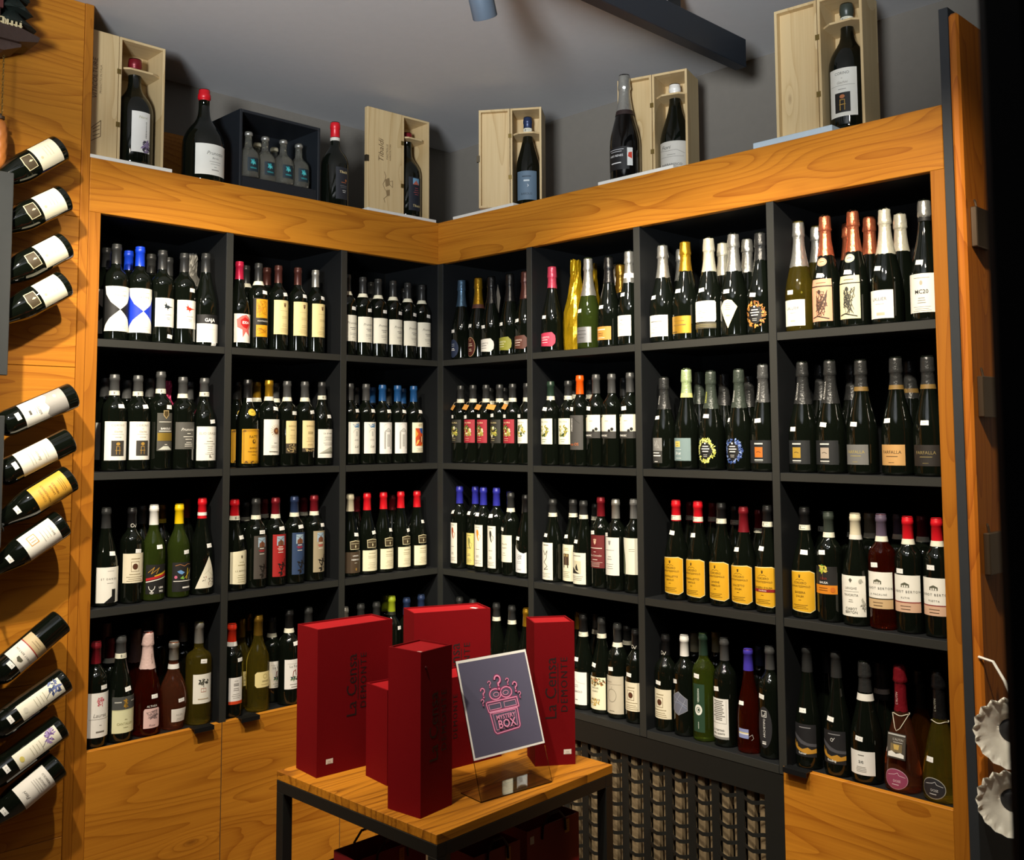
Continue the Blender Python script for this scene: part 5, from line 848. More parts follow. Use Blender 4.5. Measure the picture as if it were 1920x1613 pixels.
def tissue_mesh(shape, c, z0, z1, flare, jit, seed, gold=False):
    rf = rz_of(SHAPES[shape]); bm = bmesh.new(); rnd = random.Random(seed); n = 22; rows = []; K = 12
    for i in range(K+1):
        z = z0+(z1-z0)*i/K
        rows.append([bm.verts.new((((rf(z)+flare+rnd.uniform(-jit, jit))*math.cos(6.2832*j/n))/1000, ((rf(z)+flare+rnd.uniform(-jit, jit))*math.sin(6.2832*j/n))/1000, (z+rnd.uniform(-3, 3)*(i in (0, K)))/1000)) for j in range(n)])
    for a, b in zip(rows, rows[1:]):
        for j in range(n): bm.faces.new((a[j], a[(j+1) % n], b[(j+1) % n], b[j]))
    bm.faces.new(rows[-1]); bm.faces.new(rows[0][::-1])
    m = M('#b39214', .16, .55, name='gold_cellophane', var=.1, bump=.5, bscale=60) if gold else M(c, .5, .25, name='tissue_paper', var=.15, bump=.4, bscale=80)
    return mesh_of('wrapper', bm, m)
def dress(t, shape, o, side):
    """hand-made extras of single bottles"""
    if o.get('vt'):
        tx, c = o['vt']; rf = rz_of(SHAPES[shape]); z = (o.get('zc', 200)+SHAPES[shape][-1][0]-50)/2
        a = -.35 if side == 'R' else .3
        V, F = text2d(tx, 8.5, rot=90); r0 = rf(z)
        obj('neck_lettering', wrap('neck_lettering', [(c, [(x+3+a*r0, y+z) for x, y in V], F)], rf, r0, 1.7, 4, 8), t)
    if o.get('wrap'): obj('wrapper', tissue_mesh(shape, o['wrap'], 196, SHAPES[shape][-1][0]+3, 4, 3.2, 5), t)
    if o.get('tissue'):
        bm = bmesh.new(); rnd = random.Random(3)
        for sg in (-1, 1):
            pts = [(sg*(24+10*rnd.random()), 150), (sg*30, 186), (sg*(34+rnd.random()*8), 232), (sg*24, 286), (sg*17, 250), (sg*21, 214)]
            prism(bm, [(x/1000, z/1000) for x, z in pts], .012, .0128)
        obj('wrapper', mesh_of('wrapper', bm, M(o['tissue'], .6, 0, name='tissue_grey')), t)
    if o.get('cello'):
        obj('wrapper', tissue_mesh(shape, None, 4, SHAPES[shape][-1][0]+6, 4.2, 3.4, 9, True), t)
    if o.get('tagp'):
        bm = bmesh.new(); bxm(bm, -.030, .016, -.0005, .0005, -.011, .011)
        k = obj('neck_tag', mesh_of('neck_tag', bm, M('#d89a4a', .6, name='orange_card')), t, (-.008, -.0335, .213), (-.55, .12, random.uniform(-.5, .1)))
        bm = bmesh.new(); tube(bm, [(-.008, -.033, .222), (-.010, -.026, .232), (0, -.0165, .236), (.012, -.013, .236), (.0155, 0, .237), (0, .0165, .238), (-.0165, 0, .237), (-.010, -.018, .234)], .0005, 5)
        obj('cord', mesh_of('cord', bm, M('#b8ae90', .7, name='cord')), t)
    if o.get('tagk') or o.get('cord'):
        bm = bmesh.new(); rr = rz_of(SHAPES[shape])(188)/1000+.002; tube(bm, [(rr*math.cos(a*.2856), rr*math.sin(a*.2856), .188+.002*math.sin(a)) for a in range(22)], .0011, 6, closed=True)
        if o.get('tagk'): tube(bm, [(-rr, -.006, .188), (-.006, -.034, .158), (0, -.0405, .152), (.008, -.034, .158), (rr, -.006, .188)], .0009, 6)
        obj('cord', mesh_of('cord', bm, M('#cfc8b4', .6, name='silver_cord')), t)
    if o.get('tagk'):
        bm = bmesh.new(); bxm(bm, -.026, .026, -.0006, .0006, -.062, 0); k = obj('picture_tag', mesh_of('picture_tag', bm, M('#3c3a36', .25, name='tag_card')), t, (.004, -.0455, .148), (-.16, 0, -.12))
        its = [R('#4a443c', -24, 24, -60, -8), R('#b8b8b4', -24, 24, -6, -2), T('#c8c4bc', "L'AUTIN", 4, -18, 8), B('#c8c4bc', 4, -23, 26, 1, 3, 1.4), R('#7a6a4a', -16, 16, -46, -26), P('#c8a85a', [(-8, -28), (8, -28), (6, -40), (-6, -40)]), P('#e8e6e0', [(-22, -58), (-22, -48), (-12, -44), (0, -50), (12, -46), (22, -50), (22, -58)])]
        obj('picture', flat('picture', its), k, (0, -.0008, 0))
    if o.get('swirl'): pass
ALLB = []
for (row, side, bay), (front, back) in BAYS.items():
    z = SZ[row]; a, b = (LB if side == 'L' else RB)[bay]
    items = []
    for isback, lst in ((0, front), (1, back)):
        for oi, e in enumerate(sorted(lst, key=lambda e: e[1])):
            shape, u, top, cap, des, look = e[:6]; o = e[6] if len(e) > 6 else {}
            rmax = max(r for _, r in SHAPES[shape])/1000+(.009 if o.get('cello') else 0)
            d = o.get('d', .165 if isback else .056+max(0, rmax-.0375)); s = s_from_u(side, u, d, z+.24); h = h_from_v(side, s, d, z, top)
            items.append([s, d, rmax, h, shape, cap, des, look, o, isback, oi])
    fr_ = sorted((i for i in items if not i[9]), key=lambda i: i[0])
    slim = min([1.]+[(q[0]-p[0])/(p[2]+q[2]+.0006) for p, q in zip(fr_, fr_[1:])]+[(b-a-.004)/sum(2*i[2]+.0006 for i in fr_)])
    slim = max(slim, .93)
    for i in fr_: i[2] *= slim
    # keep neighbours apart along the shelf and inside the bay
    for it in range(160):
        for i in items:
            i[0] = min(max(i[0], a+i[2]+.001), b-i[2]-.001) if not (side == 'L' and bay == 0 and i[9] == 0 and i[10] == 0 and 0) else i[0]
        for i in items:
            for j in items:
                if i is j: continue
                dx, dy = j[0]-i[0], j[1]-i[1]; m = i[2]+j[2]+.0006; q = math.hypot(dx, dy)
                if q < m:
                    if abs(dx) < 1e-6: dx = 1e-4
                    if i[9] != j[9]:
                        k = j if j[9] else i; k[1] = min(k[1]+.3*(m-q)+.0004, DEP-k[2]-.006)
                        sg = 1 if dx > 0 else -1; 
                        if k is j: j[0] += sg*(m-q)*.15
                        else: i[0] -= sg*(m-q)*.15
                    else:
                        # slide apart, the second of the pair slightly back
                        sg = 1 if dx > 0 else -1; i[0] -= sg*(m-q)*.27; j[0] += sg*(m-q)*.27
                        if slim < .935 or i[9]:
                            if (j[10] % 2): j[1] = min(j[1]+(m-q)*.3, DEP-j[2]-.006)
                            else: i[1] = min(i[1]+(m-q)*.3, DEP-i[2]-.006)
    for i in items: i[0] = min(max(i[0], a+i[2]+.001), b-i[2]-.001)
    for s, d, rmax, h, shape, cap, des, look, o, isback, oi in items:
        H0 = SHAPES[shape][-1][0]/1000; p = side_pt(side, s, d, z)
        if isback: lab = '%s, back row %s, %s shelf, %s bay' % (look, ORDN[oi], ROWN[row], BAYN[(side, bay)])
        else: lab = '%s, %s from left, %s shelf, %s bay' % (look, ORDN[oi], ROWN[row], BAYN[(side, bay)])
        st_ = o.get('st')
        ALLB.append((round(h, 3), shape, lab))
        sc = min(max(h/H0, .88), 1.13)
        rz = (math.pi/2 if side == 'L' else 0)+math.radians(o.get('rot', random.uniform(-5, 5)))
        t = bottle(shape, cap, des, lab, 'bottles on the %s shelf, %s bay' % (ROWN[row], BAYN[(side, bay)]), gl=o.get('gl', 'dk'), zc=o.get('zc'), foil=o.get('foil'), collar=o.get('collar'),
                   sticker=(st_[0], st_[1], round(random.uniform(-.12, .12), 2)) if st_ else None, medal=o.get('medal'), loc=p+Vector((0, 0, .0003)), rot=(0, 0, rz), scale=(1, 1, sc) if isback else (slim, slim, sc), neck=o.get('neck'))
        dress(t, shape, o, side)
# ------------------------------------------------------------------ on top of the cases
TB = FT-.002
PINE = wood('pale_pine', 'z', '#cdb588', '#a98855', knot='#6a4424', scale=1.2, contrast=.75, flat_ax='y', rings_n=12.)
PINEX = wood('pale_pine_cross', 'x', '#cdb588', '#b39462', knot='#6a4424', scale=1.2, contrast=.6, rings_n=12.)
WBOARD = M('#dcdcd6', .5, name='white_board')
def white_board(side, u0, u1, label, d0=-.002, d1=.16, th=.011, mat=WBOARD):
    z = FT; s0 = s_from_u(side, u0, d0, z); s1 = s_from_u(side, u1, d0, z); a, b = min(s0, s1), max(s0, s1)
    p = side_pt(side, (a+b)/2, d0, z); t = tag(box('white_board', mat, (-(b-a)/2, (b-a)/2, 0, d1-d0, .0, th), None, .001), label, 'board', 'white boards on top of the shelves')
    t.location = p; t.rotation_euler = (0, 0, math.pi/2 if side == 'L' else 0); return t
def gift_case(label, side, u, d, Wd, H, rz, prt=None, tray=True, lidw=None, dep=.125, zb=0., latch=False, lidrot=0., rest=.79):
    """open wooden wine box standing upright; its hinged lid folded out to the left"""
    z = TB+zb; s = s_from_u(side, u, d, z+.2); base = (math.pi/2 if side == 'L' else 0)+rz
    t = thing('wooden_wine_box', label, 'box', side_pt(side, s, d, z), base, 'wooden wine boxes on top of the shelves')
    h = Wd/2; th = .008; lw = lidw or Wd
    box('back', PINE, (-h, h, dep-th, dep, 0, H), t)
    box('side', PINE, (-h, -h+th, 0, dep-th, 0, H), t, .0008); box('side', PINE, (h-th, h, 0, dep-th, 0, H), t, .0008)
    box('top', PINEX, (-h+th, h-th, 0, dep-th, H-th, H), t, .0008); box('bottom', PINEX, (-h+th, h-th, 0, dep-th, 0, th), t, .0008)
    bm = bmesh.new(); w2 = h-th-.0005; c = w2*.55; zz = H*rest; y0, y1 = .004, dep-th-.001   # neck rest with clipped corners
    pts = [(-w2, y1), (-w2, y0+.02), (-c, y0), (c, y0), (w2, y0+.02), (w2, y1)]
    a = [bm.verts.new((x, y, zz)) for x, y in pts]; b_ = [bm.verts.new((x, y, zz+.006)) for x, y in pts]
    bm.faces.new(a[::-1]); bm.faces.new(b_)
    for i in range(6): bm.faces.new((a[i], a[(i+1) % 6], b_[(i+1) % 6], b_[i]))
    obj('neck_rest', mesh_of('neck_rest', bm, PINEX), t)
    lid = obj('lid', None, t, (-h-.002, 0, 0), (0, 0, lidrot)); 
    bm = bmesh.new()
    if tray:
        bxm(bm, -lw, 0, .022, .028, 0, H); bxm(bm, -lw, -lw+th, 0, .022, 0, H); bxm(bm, -th, 0, 0, .022, 0, H); bxm(bm, -lw+th, -th, 0, .022, H-th, H); bxm(bm, -lw+th, -th, 0, .022, 0, th)
    else: bxm(bm, -lw, 0, 0, .02, 0, H, .001)
    lid.data = None
    COL.objects.unlink(lid); bpy.data.objects.remove(lid)
    lid = obj('lid', mesh_of('lid', bm, PINE), t, (-h-.002, 0, 0), (0, 0, lidrot))
    bm = bmesh.new()
    for zh in (H*.3, H*.72): bxm(bm, -.006, .006, -.0015, .001, zh-.008, zh+.008)
    obj('hinge', mesh_of('hinge', bm, M('#8a7440', .35, .8, name='brass')), t, (-h-.001, -.0005, 0))
    if latch: box('latch', M('#5a5142', .4, .8, name='dark_brass'), (-.006, .006, -.004, .008, H*.5-.012, H*.5+.012), lid, 0, (-lw-.002, 0, 0))
    if prt: obj('branding', flat('branding', prt), lid, (-lw/2, -.0008 if not tray else .0212, H/2))
    return t, s, z+th
def case_bottle(info, side, d, shape, cap, des, label, sc, **k):
    t, s, z = info; off = Matrix.Rotation(t.rotation_euler.z, 3, 'Z') @ Vector((0, d, 0))
    b = bottle(shape, cap, des, label, 'bottles displayed in wooden boxes', loc=Vector((t.location.x, t.location.y, z+.0005))+off, rot=(0, 0, t.rotation_euler.z), scale=(sc, sc, sc) if not isinstance(sc, tuple) else sc, **k); return b
DKP = '#6a5436'
vit = [T(DKP, 'VITICOLTURE', 8, 50, 21, shear=.1, rot=90), T(DKP, 'PRODOTTO IN ITALIA', 22, 50, 9, rot=90), LINE(DKP, [(-8, -110), (22, -80), (22, -130), (-8, -150)], 2, True), LINE(DKP, [(-2, -112), (18, -96)], 2), LINE(DKP, [(-2, -122), (18, -108)], 2), LINE(DKP, [(-2, -134), (18, -122)], 2)]
tib = [T(DKP, 'Tibaldi', -8, 40, 34, shear=.25, rot=90), T(DKP, 'MASTRELLE', 14, 40, 12, rot=90), T(DKP, 'AGRICOLTORI', 28, 40, 10, rot=90)]+[P('#8a7450', [(0, -70), (20, -60), (24, -88), (4, -98)]), LINE(DKP, [(-4, -40), (4, -56), (0, -70)], 1.6), LINE(DKP, [(0, -70), (-10, -90), (0, -110), (20, -120)], 1.6), LINE(DKP, [(24, -74), (36, -70), (36, -96), (24, -88)], 1.6), P('#8a7450', [(4, -112), (22, -106), (22, -130), (8, -134)]), LINE(DKP, [(8, -134), (-6, -146), (0, -160)], 1.6)]
white_board('L', 160, 323, 'white board under the leftmost wooden wine box', d1=.19)
i1 = gift_case('open pine wine box with magnum at far left, dark lettering on lid', 'L', 266, .045, .152, .405, .0, vit, False, .15, zb=.0135, rest=.765)
case_bottle(i1, 'L', .058, 'mag2', 'mar', 'tcn', 'magnum with red wax top in the leftmost wooden box', (1.16, 1.16, 1.08), zc=298)
b = bottle('mag', 'red', 'tpr', 'large round magnum with red wax top and white label', 'magnums on top of the shelves', loc=side_pt('L', s_from_u('L', 382, .085, TB+.2), .085, TB+.0005), rot=(0, 0, math.pi/2), zc=292)
# black display case with small clear bottles
s0, s1 = s_from_u('L', 449, .065, 2.5), s_from_u('L', 600, .065, 2.5); sm = (s0+s1)/2; hw = abs(s0-s1)/2
dc = thing('display_case', 'black open display case holding small clear bottles', 'display case', side_pt('L', sm, .065, TB), math.pi/2)
DB = M('#1d2126', .4, name='case_black')
HC = .292
box('side', DB, (-hw, -hw+.01, 0, .21, 0, HC), dc, .001); box('side', DB, (hw-.01, hw, 0, .21, 0, HC), dc, .001); box('top', DB, (-hw+.01, hw-.01, 0, .21, HC-.01, HC), dc, .001)
box('back', DB, (-hw+.01, hw-.01, .2, .21, .0, HC-.01), dc); box('base_drawer', DB, (-hw+.01, hw-.01, .004, .2, 0, .06), dc, .002)
for k, (u, dd) in enumerate(((465.5, .095), (497, .105), (531, .095), (560, .1), (482, .19), (514, .2))):
    s = s_from_u('L', u, dd, TB+.15)
    bottle('grap', 'sil' if k < 4 else 'cr', 'veran' if k < 4 else None, ['small clear bottle with teal label, first from left in display case', 'small clear bottle with teal label, second in display case', 'small clear bottle with teal label, third in display case', 'small clear bottle with teal label, rightmost in display case', 'small clear bottle behind, left, in the black display case', 'small clear bottle behind, right, in the black display case'][k], 'small clear bottles in the display case', gl='clear', loc=side_pt('L', s, dd, TB+.0605), rot=(0, 0, math.pi/2), name='liqueur_bottle', foil=False, zc=150)
b = bottle('mag2', 'red', 'tdk', 'red-capped dark magnum beside the black display case', 'magnums on top of the shelves', loc=side_pt('L', s_from_u('L', 628, .075, TB+.2), .075, TB+.0005), rot=(0, 0, math.pi/2), zc=272, neck=(258, 270, '#d8d4c8'))
white_board('L', 690, 818, 'white board under the pine box nearest the corner', d1=.19)
i5 = gift_case('open pine box left of the corner, ornate branded lid and latch', 'L', 780, .04, .135, .405, -.03, tib, False, .165, zb=.0135, latch=True)
case_bottle(i5, 'L', .058, 'mag2', 'mar', 'tdk2', 'dark magnum with small picture label in branded pine box', (1.08, 1.08, 1.06), zc=308)
white_board('R', 849, 962, 'white board under the pine box right of the corner')
i6 = gift_case('open pine wine box just right of the corner, plain lid', 'R', 986, .075, .118, .375, math.radians(36), None, True, zb=.0135, latch=True, rest=.74)
case_bottle(i6, 'R', .056, 'bur', 'navy', 'tbl', 'bottle with blue-grey label in pine box by the corner', (1.1, 1.1, 1.17), collar=243, zc=258)
white_board('R', 1121, 1262, 'white board under the large sparkling bottle', d1=.112)
b = bottle('cha', 'sil', 'tch', 'black sparkling magnum with silver foil on white board', 'magnums on top of the shelves', gl='bk', loc=side_pt('R', s_from_u('R', 1171, .075, TB+.3), .075, FT+.0115), rot=(0, 0, 0), scale=(1.19, 1.19, 1.17), zc=206, neck=(196, 210, '#2a1c1a'))
i8 = gift_case('open pine wine box behind the sparkling magnum', 'R', 1256, .14, .122, .38, math.radians(17), None, True, zb=.0)
case_bottle(i8, 'R', .058, 'bur', 'w', 'tba', 'bottle with white wax top in pine box beside sparkling magnum', (1.28, 1.28, 1.16), zc=262)
white_board('R', 1412, 1560, 'blue-white flat box lid under the rightmost pine box', d1=.2, th=.017, mat=M('#a9bccb', .5, name='pale_blue_board'))
i9 = gift_case('open pine wine box at far right, plain tray lid', 'R', 1576, .075, .128, .40, math.radians(6), None, True, zb=.0195)
case_bottle(i9, 'R', .059, 'mag2', 'dkg', 'tco', 'magnum with dark square on white label in rightmost pine box', (1.04, 1.04, 1.145), zc=294, collar=280)
# a leaning brown board behind the round magnum
tag(box('leaning_board', W_X, (XW+.004, XW+.02, -1.17, -.86, TB+.001, TB+.27)), 'plain brown board leaning on the wall behind round magnum', 'board')
# ------------------------------------------------------------------ tilted bottle racks on the wooden wall
RKM = M('#3c3f40', .45, .2, name='rack_grey_black')
RACK = [(1.721, 2.274, -1.652, 'upper'), (1.262, 1.613, -1.655, 'middle'), (.40, 1.12, -1.675, 'lower')]
for z0, z1, yr, nm in RACK:
    t = thing('bottle_rack', 'black metal wall rack holding the %s four tilted bottles' % nm, 'rack', (0, yr, z0), 0, 'wall bottle racks')
    H = z1-z0
    box('front_plate', RKM, (.132, .140, -.115, 0, 0, H), t, .002); box('wall_plate', RKM, (.0005, .006, -.115, 0, 0, H), t, .001)
    bm = bmesh.new(); bxm(bm, .006, .132, -.115, -.110, 0, H); obj('side_plate', mesh_of('side_plate', bm, RKM), t)
RB_ = [((113, 279), 37, 'bur', 'rwin'), ((121, 372), 33, 'bur', 'rwin'), ((122.5, 460), 34, 'bur', 'rwin'), ((121, 531.6), 34, 'bur', 'rwin'),
       ((137, 741), 25, 'bdx', 'rmnt'), ((131, 825), 27, 'bdx', 'rwht'), ((132, 896), 31, 'bur', 'ryel'), ((117, 980), 33, 'bur', 'rgol'),
       ((116, 1164), 36, 'bdx', 'rber'), ((122.5, 1273), 29, 'bdx', 'rviob'), ((116, 1361), 29, 'bdx', 'rviop'), ((110, 1432), 32, 'bur', 'rlan')]
RLOOK = ['cream label and small dark window label, topmost', 'cream label and small dark window label, second from top', 'cream label and small dark window label, third from top', 'cream label and small dark window label, fourth from top', 'white label with grey mountain edge, fifth from top', 'plain white script label, sixth from top', 'golden yellow label, seventh from top', 'white label with gold rectangle, eighth from top', 'white and tan striped label, ninth from top', 'narrow label with blue flowers, tenth from top', 'narrow label with violet flowers, eleventh from top', 'grey-white label, lowest']
for ((u, v), an, sh, des), lk in zip(RB_, RLOOK):
    p = hit(u, v, 0, .087); a = math.radians(an)
    Zv = Vector((0, -math.cos(a), -math.sin(a))); Yv = Vector((-1, 0, 0)); Xv = Yv.cross(Zv)
    m3 = Matrix((Xv, Yv, Zv)).transposed() @ Matrix.Rotation(.18, 3, 'Z')
    b = bottle(sh, 'kk' if sh == 'bdx' else 'mar', des, 'tilted wall-rack bottle, '+lk, 'tilted bottles in the wall racks', loc=p, rot=m3.to_euler(), sticker=(4, 172, 0.05) if des not in ('rwin',) else None)
    # the peg and ring that hold the neck
    t = [o for o in bpy.data.objects if o.name.startswith('bottle_rack') and o.parent is None]
for k, ((u, v), an, sh, des) in enumerate(RB_):
    p = hit(u, v, 0, .087); a = math.radians(an); q = p+Vector((0, -math.cos(a), -math.sin(a)))*.225
    rk = bpy.data.objects['bottle_rack' if k < 4 else 'bottle_rack.001' if k < 8 else 'bottle_rack.002']; q = q-rk.location
    bm = bmesh.new(); nz = Vector((0, -math.cos(a), -math.sin(a))); uu = Vector((1, 0, 0)); vv = nz.cross(uu)
    tube(bm, [q+.0255*(math.cos(i*.3307)*uu+math.sin(i*.3307)*vv) for i in range(19)], .003, 6, closed=True)
    tube(bm, [q+.0255*uu, (.136-0, q.y, q.z)], .003, 6); tube(bm, [q-.0255*uu, (.003, q.y, q.z)], .003, 6)
    obj('neck_ring', mesh_of('neck_ring', bm, RKM), rk)
# ------------------------------------------------------------------ cuckoo clock at the top left
ck = thing('cuckoo_clock', 'carved brown cuckoo clock with tiny fence and dark fir tree', 'clock', (.0, -1.74, 2.66))
DKW = M('#3b2a22', .55, name='dark_carved_wood', bump=.4, bscale=50); CRM = M('#d8c89c', .5, name='cream_paint'); GRNF = M('#16221c', .7, name='fir_green', bump=.5)
bm = bmesh.new(); prism(bm, [(-.155, 0), (.09, 0), (.145, .012), (.15, .026), (.10, .04), (-.16, .04)], .0, .12)
o = obj('base_board', mesh_of('base_board', bm, DKW), ck, (.003, 0, 0), (0, 0, math.pi/2)); o.rotation_euler = (0, 0, math.pi/2); o.location = (.125, 0, -.012)
bm = bmesh.new(); prism(bm, [(-.12, -.028), (.06, -.028), (.105, -.008), (.105, 0), (-.12, 0)], .01, .1); o = obj('carved_moulding', mesh_of('carved_moulding', bm, M('#4a3830', .55, name='carved_brown', bump=.5, bscale=70)), ck, (.12, 0, -.012), (0, 0, math.pi/2))
bm = bmesh.new(); bxm(bm, 0.003, .09, -.11, .055, .028, .24, .003); prism(bm, [(-.14, .24), (.085, .24), (-.03, .36)], -.10, -.003); 
house = obj('house', None, ck); COL.objects.unlink(house); bpy.data.objects.remove(house)
bm.free(); bm = bmesh.new(); bxm(bm, .003, .09, -.11, .055, .028, .22, .003); house = obj('house', mesh_of('house', bm, M('#4e342c', .6, name='house_brown')), ck)
bm = bmesh.new(); prism(bm, [(-.145, .21), (.09, .21), (-.028, .33)], .0, .105); obj('roof', mesh_of('roof', bm, DKW), ck, (.108, 0, 0), (0, 0, math.pi/2))
bm = bmesh.new(); bxm(bm, .09, .094, .018, .044, .085, .13); wd = obj('window', mesh_of('window', bm, CRM), ck)
bm = bmesh.new()
for z in (.098, .108, .118): bxm(bm, .094, .0955, .02, .042, z, z+.0025)
bxm(bm, .094, .0955, .030, .0325, .087, .128); obj('glazing_bars', mesh_of('glazing_bars', bm, DKW), wd)
bm = bmesh.new(); bxm(bm, .09, .098, .012, .018, .083, .134); bxm(bm, .09, .098, .044, .058, .083, .134); obj('shutter', mesh_of('shutter', bm, M('#5a2a26', .5, name='red_brown')), wd)
bm = bmesh.new(); tube(bm, [(.094, -.04+.036*math.cos(i*.2856), .13+.036*math.sin(i*.2856)) for i in range(22)], .004, 6, closed=True); obj('dial', mesh_of('dial', bm, CRM), ck)
for k in range(6):
    box('picket', CRM, (.105, .109, .042+k*.0115, .047+k*.0115, .028, .05+.004*(k % 2)), ck)
box('fence_rail', CRM, (.1015, .105, .04, .108, .038, .042), ck)
bm = bmesh.new(); tube(bm, [(.106, .052+.012*math.cos(i*.5236), .042+.012*math.sin(i*.5236)) for i in range(12)], .002, 5, closed=True); obj('cart_wheel', mesh_of('cart_wheel', bm, CRM), ck)
bm = bmesh.new(); lathe(bm, [(0, .007), (.012, .009), (.02, .004), (.026, .006), (.031, .0055), (.035, .002)], 10); obj('figure', mesh_of('figure', bm, M('#b9b0a0', .5, name='figure_grey'), True), ck, (.085, .065, .03))
bm = bmesh.new(); lathe(bm, [(0, .012), (.006, .018), (.014, .016), (.02, .006)], 12); obj('figure', mesh_of('figure', bm, M('#c8bca0', .5, name='figure_cream'), True), ck, (.108, .0, .028))
bm = bmesh.new()
for k in range(6): lathe(bm, [(.05+k*.042, .062-.0075*k), (.056+k*.042, .058-.0075*k), (.10+k*.042, .012)], 16, jit=.006, seed=k)
obj('fir_tree', mesh_of('fir_tree', bm, GRNF), ck, (.05, .095, .0))
bm = bmesh.new(); lathe(bm, [(.028, .008), (.07, .007)], 8); obj('tree_trunk', mesh_of('tree_trunk', bm, DKW), ck, (.05, .095, .0))
yc = hit(3, 270, 0, .07).y+1.74
bm = bmesh.new()
for k in range(20):
    z = -.045-k*.0085; c0 = Vector((.07, yc-.002, z))
    tube(bm, [c0+Vector(((.0025*math.cos(i*1.0472) if k % 2 else 0), (0 if k % 2 else .0025*math.cos(i*1.0472)), .0055*math.sin(i*1.0472))) for i in range(6)], .0008, 5, closed=True)
obj('chain', mesh_of('chain', bm, M('#8a7a4a', .35, .8, name='chain_brass')), ck)
bm = bmesh.new(); R_ = [(0, .004), (.006, .013), (.02, .0185), (.05, .0205), (.09, .0205), (.12, .0185), (.135, .013), (.142, .006)]
rows = []
for i in range(19):
    z = .142*i/18; r = rz_of(R_)(z)
    rows.append([bm.verts.new(((r*(1+.07*math.cos(7*6.2832*j/28+math.pi*(i % 4 > 1))*(1-(i % 2)*.6)))*math.cos(6.2832*j/28), (r*(1+.07*math.cos(7*6.2832*j/28+math.pi*(i % 4 > 1))*(1-(i % 2)*.6)))*math.sin(6.2832*j/28), z)) for j in range(28)])
for a, b in zip(rows, rows[1:]):
    for j in range(28): bm.faces.new((a[j], a[(j+1) % 28], b[(j+1) % 28], b[j]))
bm.faces.new(rows[0][::-1]); bm.faces.new(rows[-1])
wg = obj('pine_cone_weight', mesh_of('pine_cone_weight', bm, M('#b06a2c', .5, name='carved_cone', var=.2), True), ck, (.07, yc-.006, -.366)); 
bm = bmesh.new(); lathe(bm, [(.142, .012), (.150, .012), (.152, .004), (.158, .003)], 14); obj('cap', mesh_of('cap', bm, M('#4a3a2a', .4, .4, name='weight_cap')), wg)
# ------------------------------------------------------------------ display table, red gift boxes, sign
TZ = .73; ph = math.radians(2.6)
tb = thing('display_table', 'square wooden-topped display table with black metal frame', 'table', (1.334, -1.163, 0), ph)
TW, TD = .575, .61
WT = wood('table_wood', 'y', '#b4741c', '#6e3e08', contrast=1.25, flat_ax='z'); 
bm = bmesh.new(); bxm(bm, -TW, 0, 0, TD, TZ-.021, TZ, .001); obj('table_top', mesh_of('table_top', bm, WT), tb)
FM = M('#1f211f', .45, .3, name='frame_black')
q_ = .028; fz = TZ-.0215
for nm, dm in (('rail', (-TW, 0, 0, q_, fz-q_, fz)), ('rail', (-TW, 0, TD-q_, TD, fz-q_, fz)), ('rail', (-q_, 0, q_, TD-q_, fz-q_, fz)), ('rail', (-TW, -TW+q_, q_, TD-q_, fz-q_, fz))): box(nm, FM, dm, tb, .0008)
for x in (-TW, -q_):
    for y in (0, TD-q_): box('leg', FM, (x, x+q_, y, y+q_, 0, fz-q_), tb, .0008)
box('lower_shelf', WT, (-TW+.002, -.002, q_+.001, TD-q_-.001, .20, .22), tb, .001)
RED = M('#68060c', .7, spec=.1, name='red_paperboard', var=.04, bump=.08, bscale=400); REDIN = M('#8a1016', .7, spec=.15, name='red_lid', var=.04)
INK = '#1c0a0a'
def gift_box(label, cx, cy, wx, wy, H, rz, text='side', sticker=None, tz=None, knob=False, tsize=1.):
    t = thing('gift_box', label, 'box', (cx, cy, TZ), rz, 'red wine gift boxes on the table')
    a, b = wx/2, wy/2; th = .0035
    bm = bmesh.new()
    bxm(bm, -a, -a+th, -b, b, 0, H); bxm(bm, a-th, a, -b, b, 0, H); bxm(bm, -a+th, a-th, -b, -b+th, 0, H); bxm(bm, -a+th, a-th, b-th, b, 0, H); bxm(bm, -a+th, a-th, -b+th, b-th, 0, th)
    obj('sleeve', mesh_of('sleeve', bm, RED), t)
    box('lid_panel', REDIN, (-a+th+.0004, a-th-.0004, -b+th+.0004, b-th-.0004, H-.012, H-.0035), t)
    if text:
        k = tsize; its = [T(INK, 'La Censa', 0, 0, 42*k, rot=90), T(INK, 'DEMONTE', 29*k, 8*k, 25*k, sp=1.25, rot=90), R(INK, 3.5*k, 5.2*k, -36*k, 62*k)]
        lt = obj('lettering', flat('lettering', its), t, (a+.0004, text[0], text[1]), (0, 0, math.pi/2))
    if sticker: obj('price_sticker', flat('price_sticker', [R('#d8d6d0', -10, 10, -6, 6), B('#a8a6a0', 0, -1, 14, 2, 4, 1.4)]), t, sticker[0], sticker[1])
    if knob:
        bm = bmesh.new(); lathe(bm, [(0, .003), (.002, .0028), (.003, .001)], 12); obj('knob', mesh_of('knob', bm, M('#3a0a0c', .4, name='dark_red_knob')), t, (a, knob[0], knob[1]), (0, math.pi/2, 0))
    return t
HB = .354
gift_box('large red gift box standing at the left of the table', .832, -1.036, .098, .222, HB, math.radians(-3.5), (.002, .205), ((.0495, -.075, .033), (0, 0, math.pi/2)))
gift_box('large red gift box standing at the back of the table', .8635, -.718, .095, .22, HB, math.radians(-22), (.02, .19), ((.012, .075, HB-.0030), (-math.pi/2, 0, .5)))
gift_box('slim red gift box standing nearest at the table front', 1.189, -1.087, .098, .106, HB, math.radians(8), (.004, .185), ((.036, -.040, HB-.0030), (-math.pi/2, 0, .4)), knob=(-.037, HB-.035), tsize=.98)
